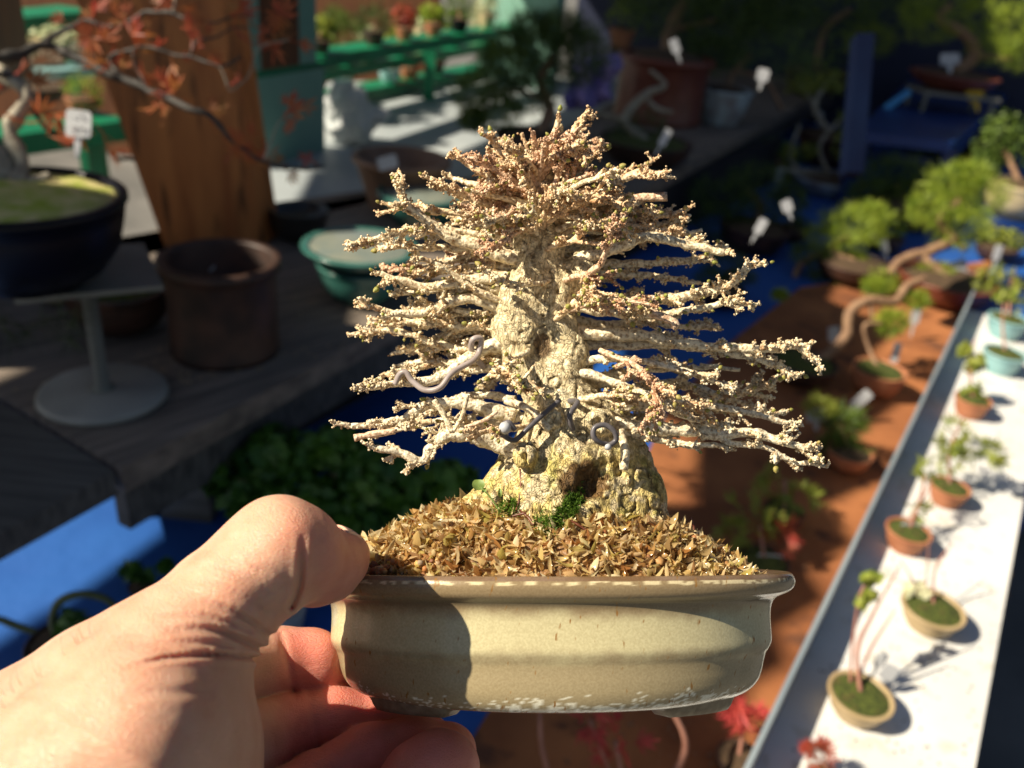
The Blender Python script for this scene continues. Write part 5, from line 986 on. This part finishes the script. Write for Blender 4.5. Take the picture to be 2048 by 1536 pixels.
# branches running toward the back and, shorter, toward the viewer
for i in range(68):
    y = RNG.uniform(330, 860); env = np.interp(y, [300, 400, 500, 700, 860], [70, 190, 250, 300, 300]); phi = RNG.uniform(-.15, math.pi+.15)
    sx = math.cos(phi); x0 = 1085+(30 if y > 740 else 0); L_ = env*RNG.uniform(.7, 1.0)
    e = (x0+sx*L_*1.25, y+RNG.uniform(-30, 30)+abs(sx)*10, -15-math.sin(phi)*L_*.8); m_ = ((x0+e[0])/2, (y+e[1])/2+RNG.uniform(-22, 22), e[2]*.5)
    branch([(x0, y+12, -5), m_, e], RNG.uniform(8, 13), 4, lv=1, dens=1.0, bare=.25)
front = [([(1110, 640, 40), (1150, 612, 110), (1195, 600, 150)], 8, 4), ([(1075, 470, 20), (1030, 430, 80), (990, 440, 120)], 8, 4), ([(1130, 560, 30), (1190, 540, 120), (1225, 480, 170), (1240, 440, 185)], 9, 4.5),
         ([(1170, 550, 60), (1185, 575, 150), (1190, 590, 180)], 6, 4), ([(1060, 700, 40), (1010, 735, 110), (1035, 770, 150), (1060, 745, 165)], 8, 4), ([(1200, 700, 40), (1290, 745, 120), (1310, 800, 150), (1300, 835, 150)], 7, 4),
         ([(1300, 760, 120), (1340, 790, 140), (1400, 820, 120)], 6, 4), ([(1090, 390, 20), (1130, 378, 100), (1190, 358, 150), (1215, 352, 170)], 7, 4.5), ([(1060, 450, 30), (1010, 480, 110), (960, 500, 140)], 7, 4), ([(1090, 500, 40), (1150, 480, 90), (1180, 450, 110)], 7, 4),
         ([(1100, 560, 30), (1060, 570, 80), (1000, 560, 100)], 7, 4), ([(1140, 620, 40), (1220, 600, 90), (1300, 610, 120)], 8, 4), ([(1060, 850, 60), (1000, 860, 110), (940, 862, 130)], 8, 4), ([(1160, 800, 60), (1230, 790, 100), (1300, 800, 110)], 8, 4)]
for i_, (p_, a, b_) in enumerate(front): branch(p_, a*.85, b_*.72, lv=1, dens=1.1, mat=(M_tw4, M_tw1, M_tw2)[i_ % 3], bare=.15, budp=.3)
# straight cut stubs
for p_, r_, mt in (([(790, 862, 70), (750, 868, 70), (708, 876, 72)], 7, M_tw2), ([(1240, 398, 5), (1290, 395, 5), (1334, 393, 8)], 9, M_tw2), ([(930, 855, 130), (970, 840, 132), (995, 822, 135)], 4, M_tw2), ([(905, 865, 120), (885, 825, 122), (868, 800, 125)], 6, M_tw1),
                   ([(905, 865, 120), (925, 830, 125), (935, 790, 130)], 4.5, M_tw1), ([(1300, 625, 80), (1340, 640, 85), (1355, 655, 88)], 9, M_tw2), ([(1230, 735, 70), (1255, 725, 75), (1272, 714, 80)], 5, M_tw2), ([(1330, 470, -60), (1370, 468, -60), (1405, 460, -60)], 4, M_tw1),
                   ([(1400, 730, -120), (1440, 736, -125), (1480, 740, -130)], 4, M_tw1), ([(1100, 860, 100), (1060, 820, 100), (1010, 800, 90)], 8, M_tw1), ([(1240, 860, 90), (1250, 900, 100), (1247, 940, 105)], 9, M_tw1)):
    mb = MB(); A = spline(p_, 16); mb.tube(A, r_*(1+noise3(A, 9, 3)*.3), 10, jit=.05); 
    for i in range(6): v = RNG.normal(size=3); mb.blobs([A[RNG.integers(0, 10)]+v/np.linalg.norm(v)*r_*.7], [r_*.4])
    BR.append(mb.build('branch', mt, bonsai, True, xf=T))
# buds
RNG.shuffle(BUDS); print('buds', len(BUDS))
def bud(mb, p, d, r):
    d = d/np.linalg.norm(d); u = np.cross(d, [0.3, 1, .2]); u /= np.linalg.norm(u); pr = [(.5, 0), (1, .7), (1.05, 1.3), (.8, 2.1), (.35, 2.8), (.02, 3.1)]
    mb.tube([p+d*r*q*.85 for _, q in pr], [r*a for a, _ in pr], 7, jit=.12)
for p, d, r in BUDS[:99]:
    mb = MB(); bud(mb, p, d, r); mb.build('bud', M_bud, bonsai, True, xf=T)
if len(BUDS) > 99:
    mb = MB()
    for p, d, r in BUDS[99:]: bud(mb, p, d, r)
    tag(mb.build('bud', M_bud, bonsai, True, xf=T), kind='stuff')
# training wires
M_wire = pm('wire_sleeve', (.30, .25, .23), (.42, .36, .34), 300, .4)
M_wire2 = pm('dark_wire_sleeve', (.07, .065, .07), (.14, .13, .14), 300, .35)
W1 = [(968, 735, 0), (945, 705, 20), (945, 680, 50), (962, 678, 45), (958, 705, 40), (945, 722, 62), (905, 745, 90), (880, 775, 100), (850, 780, 95), (825, 762, 90), (812, 745, 90), (800, 748, 88), (790, 768, 80)]
mb = MB(); mb.tube(spline(W1, 110), 6, 12); mb.build('wire', M_wire, bonsai, True, xf=T)
W2 = [(1120, 800, 95), (1085, 830, 115), (1055, 858, 125), (1030, 880, 125), (1010, 872, 130), (1005, 852, 140), (1018, 845, 145), (1030, 860, 140)]
mb = MB(); mb.tube(spline(W2, 60), 5.4, 12); mb.build('wire', M_wire2, bonsai, True, xf=T)
W3 = [(1140, 802, 70), (1155, 805, 105), (1140, 830, 125), (1145, 860, 110)]
mb = MB(); mb.tube(spline(W3, 40), 6, 12); mb.build('wire', M_wire2, bonsai, True, xf=T)
W4 = [(1225, 890, 120), (1200, 885, 138), (1187, 872, 145), (1190, 855, 145), (1210, 850, 145), (1228, 862, 145), (1232, 880, 140), (1215, 894, 142)]
mb = MB(); mb.tube(spline(W4, 70), 5.6, 12); w4 = mb.build('wire', M_wire2, bonsai, True, xf=T)
for c_, r_ in (((1216, 894, 150), 7), ((1010, 856, 148), 13)): mb = MB(); mb.blobs([np.array(c_)], [r_], True, .03); mb.build('wire_end', M_tagw, bonsai, True, xf=T)

# ================================================================== THE HAND
h = 5.2; lo = (-420, 930, -240); hi = (1030, 1960, 880); G = grid(lo, hi, h).astype(np.float32)
def chain(pts, k=22, zs=1.0):
    D = np.full(G.shape[:3], 1e3, np.float32)
    for a, b_ in zip(pts[:-1], pts[1:]): add_cone(D, G, lo, h, a, b_, k, zs)
    return D
thumb = chain([(290, 1420, 430, 200), (345, 1325, 425, 150), (440, 1213, 395, 112), (515, 1140, 370, 104), (560, 1100, 355, 104), (594, 1108, 340, 98)], 30)
dist = chain([(588, 1108, 332, 92), (626, 1128, 292, 82), (655, 1128, 255, 70), (682, 1116, 220, 53), (694, 1108, 195, 43)], 24)
thumb = smin(thumb, dist, 9)
palm = chain([(290, 1430, 430, 205), (240, 1520, 435, 275), (60, 1640, 450, 275), (-200, 1780, 500, 260), (-500, 1950, 560, 250)], 60)
palm = smin(palm, chain([(300, 1500, 400, 215), (290, 1800, 380, 240)], 50), 50)
D = smin(thumb, palm, 40)
index = chain([(300, 1400, 300, 110), (430, 1350, 140, 80), (560, 1330, 20, 74), (622, 1330, 8, 74)], 22); index = smin(index, chain([(622, 1330, 8, 73), (700, 1362, -75, 66), (760, 1385, -120, 56)], 20), 10)
middle = smin(chain([(330, 1560, 360, 110), (480, 1490, 160, 84), (560, 1462, 80, 78)], 22), chain([(560, 1462, 80, 78), (665, 1443, 30, 72), (750, 1448, 10, 64), (850, 1480, -20, 55)], 20), 8)
ring = smin(chain([(420, 1760, 400, 105), (560, 1630, 220, 84), (640, 1575, 150, 76)], 22), chain([(640, 1575, 150, 76), (745, 1520, 105, 72), (830, 1500, 75, 66), (895, 1500, 55, 58)], 20), 8)
small = smin(chain([(600, 1860, 420, 90), (740, 1700, 260, 84), (800, 1620, 225, 80)], 22), chain([(800, 1620, 225, 80), (850, 1560, 190, 82), (880, 1535, 172, 80)], 20), 8)
Fg = index
for q in (middle, ring, small): Fg = smin(Fg, q, 5)
back = chain([(250, 1480, 380, 160), (330, 1720, 420, 170), (450, 1900, 440, 160)], 40)
D = smin(D, smin(Fg, back, 30), 10)
# creases pressed into the skin on the viewer's side
CRS = [([(395, 1195), (440, 1210), (490, 1235), (545, 1275)], 6, 8), ([(320, 1262), (400, 1258), (460, 1270), (515, 1295), (545, 1315)], 6, 10), ([(240, 1340), (330, 1317), (430, 1310), (515, 1318), (550, 1330)], 5, 12),
       ([(607, 1060), (604, 1110), (602, 1150), (597, 1180), (582, 1215)], 6, 11), ([(350, 1160), (420, 1165), (480, 1185), (545, 1225)], 5, 3), ([(300, 1225), (380, 1228), (440, 1240), (500, 1262)], 5, 4), ([(200, 1400), (300, 1385), (420, 1385)], 9, 2.5),
       ([(378, 1130), (440, 1135), (500, 1155), (545, 1185)], 5, 2.5), ([(250, 1290), (340, 1286), (420, 1288), (480, 1300)], 5, 3.5), ([(360, 1180), (430, 1190), (500, 1222)], 4, 2.5), ([(420, 1110), (480, 1122), (540, 1150)], 4, 2), ([(280, 1310), (340, 1300), (420, 1300)], 4, 2.5)]
band = (np.abs(D) < 26) & (G[..., 2] > 260); Q = G[band]; dd = np.zeros(len(Q))
for pts, w_, dp in CRS:
    A = spline(pts, 50); m_ = (Q[:, 0] > A[:, 0].min()-30) & (Q[:, 0] < A[:, 0].max()+30) & (Q[:, 1] > A[:, 1].min()-30) & (Q[:, 1] < A[:, 1].max()+30)
    q = Q[m_][:, :2]; ds = ((q[:, None, :]-A[None])**2).sum(-1); i = ds.argmin(1); ds = np.sqrt(ds[np.arange(len(q)), i]); fade = np.clip(i/24.0, 0, 1)**.8
    dd[m_] += dp*fade*(np.exp(-(ds/w_)**2)-.35*np.exp(-((ds-2.2*w_)/w_)**2))
D[band] += dd
band = (np.abs(D) < 26) & (G[..., 2] <= 200) & (G[..., 0] > 520); Q = G[band]; dd = np.zeros(len(Q))
for pts, w_, dp in [([(562, 1270), (575, 1320), (590, 1390)], 7, 5), ([(620, 1385), (625, 1430), (640, 1500)], 7, 3)]:
    A = spline(pts, 30); ds = np.sqrt(((Q[:, None, :2]-A[None])**2).sum(-1).min(1)); dd += dp*np.exp(-(ds/w_)**2)
D[band] += dd
V, Fc = surface_nets(D, lo, h); del G, D
def skin():
    m, t, b = node_mat('skin'); N = t.nodes; L = t.links
    at_ = N.new('ShaderNodeAttribute'); at_.attribute_name = 'tint'; tc = N.new('ShaderNodeTexCoord')
    n = N.new('ShaderNodeTexNoise'); n.inputs['Scale'].default_value = 160; n.inputs['Detail'].default_value = 5; L.new(tc.outputs['Object'], n.inputs['Vector'])
    r = N.new('ShaderNodeValToRGB'); r.color_ramp.elements[0].position = .3; r.color_ramp.elements[1].position = .7; r.color_ramp.elements[0].color = (.94, .86, .82, 1); r.color_ramp.elements[1].color = (1.04, 1.05, 1.05, 1); L.new(n.outputs[0], r.inputs[0])
    mx = N.new('ShaderNodeMix'); mx.data_type = 'RGBA'; mx.blend_type = 'MULTIPLY'; mx.inputs[0].default_value = 1; L.new(at_.outputs['Color'], mx.inputs[6]); L.new(r.outputs[0], mx.inputs[7]); L.new(mx.outputs[2], b.inputs['Base Color'])
    b.inputs['Roughness'].default_value = .5; b.inputs['Specular IOR Level'].default_value = .4; b.inputs['Subsurface Weight'].default_value = .6; b.inputs['Subsurface Radius'].default_value = (1, .3, .14); b.inputs['Subsurface Scale'].default_value = .0035
    mp = N.new('ShaderNodeMapping'); mp.inputs['Rotation'].default_value = (0, math.radians(-30), 0); mp.inputs['Scale'].default_value = (.28, .6, 1.7); L.new(tc.outputs['Object'], mp.inputs[0])
    v = N.new('ShaderNodeTexVoronoi'); v.feature = 'DISTANCE_TO_EDGE'; v.inputs['Scale'].default_value = 2100; L.new(mp.outputs[0], v.inputs['Vector'])
    mr = N.new('ShaderNodeMapRange'); mr.inputs[2].default_value = .16; L.new(v.outputs['Distance'], mr.inputs[0])
    n4 = N.new('ShaderNodeTexNoise'); n4.inputs['Scale'].default_value = 420; n4.inputs['Detail'].default_value = 4; n4.inputs['Distortion'].default_value = .6; L.new(mp.outputs[0], n4.inputs['Vector'])
    b1 = N.new('ShaderNodeBump'); b1.inputs['Strength'].default_value = .8; b1.inputs['Distance'].default_value = .00010; L.new(mr.outputs[0], b1.inputs['Height'])
    b2 = N.new('ShaderNodeBump'); b2.inputs['Strength'].default_value = .8; b2.inputs['Distance'].default_value = .00034; L.new(n4.outputs[0], b2.inputs['Height']); L.new(b1.outputs[0], b2.inputs['Normal']); L.new(b2.outputs[0], b.inputs['Normal'])
    return m
col = np.tile(np.array([.70, .41, .285]), (len(V), 1)); n1 = noise3(V, 60, 5)
fing = ss(V[:, 0], 520, 600)*ss(V[:, 1], 1215, 1280); tipf = ss(V[:, 0], 590, 660)
blend((.70, .22, .17), np.maximum(fing*.85, tipf*.5)); blend((.66, .30, .19), ss(n1, .05, .35)*.3)
blend((.68, .27, .18), np.exp(-(((V[:, 0]-600)/45)**2+((V[:, 1]-1060)/60)**2))*.45)
hand_o = T(np.array([[300, 1500, 600]]))[0]
M_skin = skin()
V3 = T(V); me = poly_mesh('person', V3-hand_o, [Fc[:, ::-1]]); me.materials.append(M_skin)
c4 = me.color_attributes.new('tint', 'FLOAT_COLOR', 'POINT'); c4.data.foreach_set('color', np.hstack([col, np.ones((len(col), 1))]).ravel())
person = bpy.data.objects.new('person', me); COL.objects.link(person); person.location = hand_o
sm = person.modifiers.new('smooth', 'SMOOTH'); sm.factor = .5; sm.iterations = 3
tag(person, 'bare left hand gripping the olive pot, thumb on its rim and fingers curled beneath', 'person')
print('hand verts', len(V))
# thumbnail
A = np.array([(u, v) for u in np.linspace(-1, 1, 15) for v in np.linspace(-1, 1, 13)]); e1 = np.array([46, 30, -60.]); e2 = np.array([22, -2, 24.]); 
M_nail = pm('nail', (.74, .42, .30), (.86, .66, .52), 100, .25, coat=.3)
c0 = np.array([694, 1067, 216.]); ax = e1/np.linalg.norm(e1); bx_ = e2/np.linalg.norm(e2); nb = np.cross(ax, bx_); nb = nb if nb[1] < 0 else -nb
Vn = []
for u, v in A:
    w_ = 36*(1-.12*max(u, 0)**4); Vn.append(c0+ax*u*38*(1-.1*v*v)+bx_*v*w_+nb*(9-16*v*v-5*u*u))
f = [(i*13+j, i*13+j+1, (i+1)*13+j+1, (i+1)*13+j) for i in range(14) for j in range(12)]
mb = MB(); mb.add(np.array(Vn), f); nail = mb.build('nail', M_nail, None, True, xf=lambda v: T(v)-hand_o); nail.parent = person
so_ = nail.modifiers.new('solid', 'SOLIDIFY'); so_.thickness = .0006
# a few fine hairs on the wrist
M_hair = pm('arm_hair', (.05, .03, .02), (.08, .05, .03), 100, .5)
for i in range(14):
    x = RNG.uniform(0, 190); y = np.interp(x, [0, 150, 280], [1385, 1295, 1200])+RNG.uniform(-4, 60); z = 640-(x*.5); 
    pts = [(x, y, z), (x-8, y-RNG.uniform(8, 20), z+8), (x-4-RNG.uniform(0, 14), y-RNG.uniform(24, 44), z+14)]; mb = MB(); mb.tube(spline(pts, 8), np.linspace(.7, .15, 8), 4); hr = mb.build('hair', M_hair, None, True, xf=lambda v: T(v)-hand_o); hr.parent = person
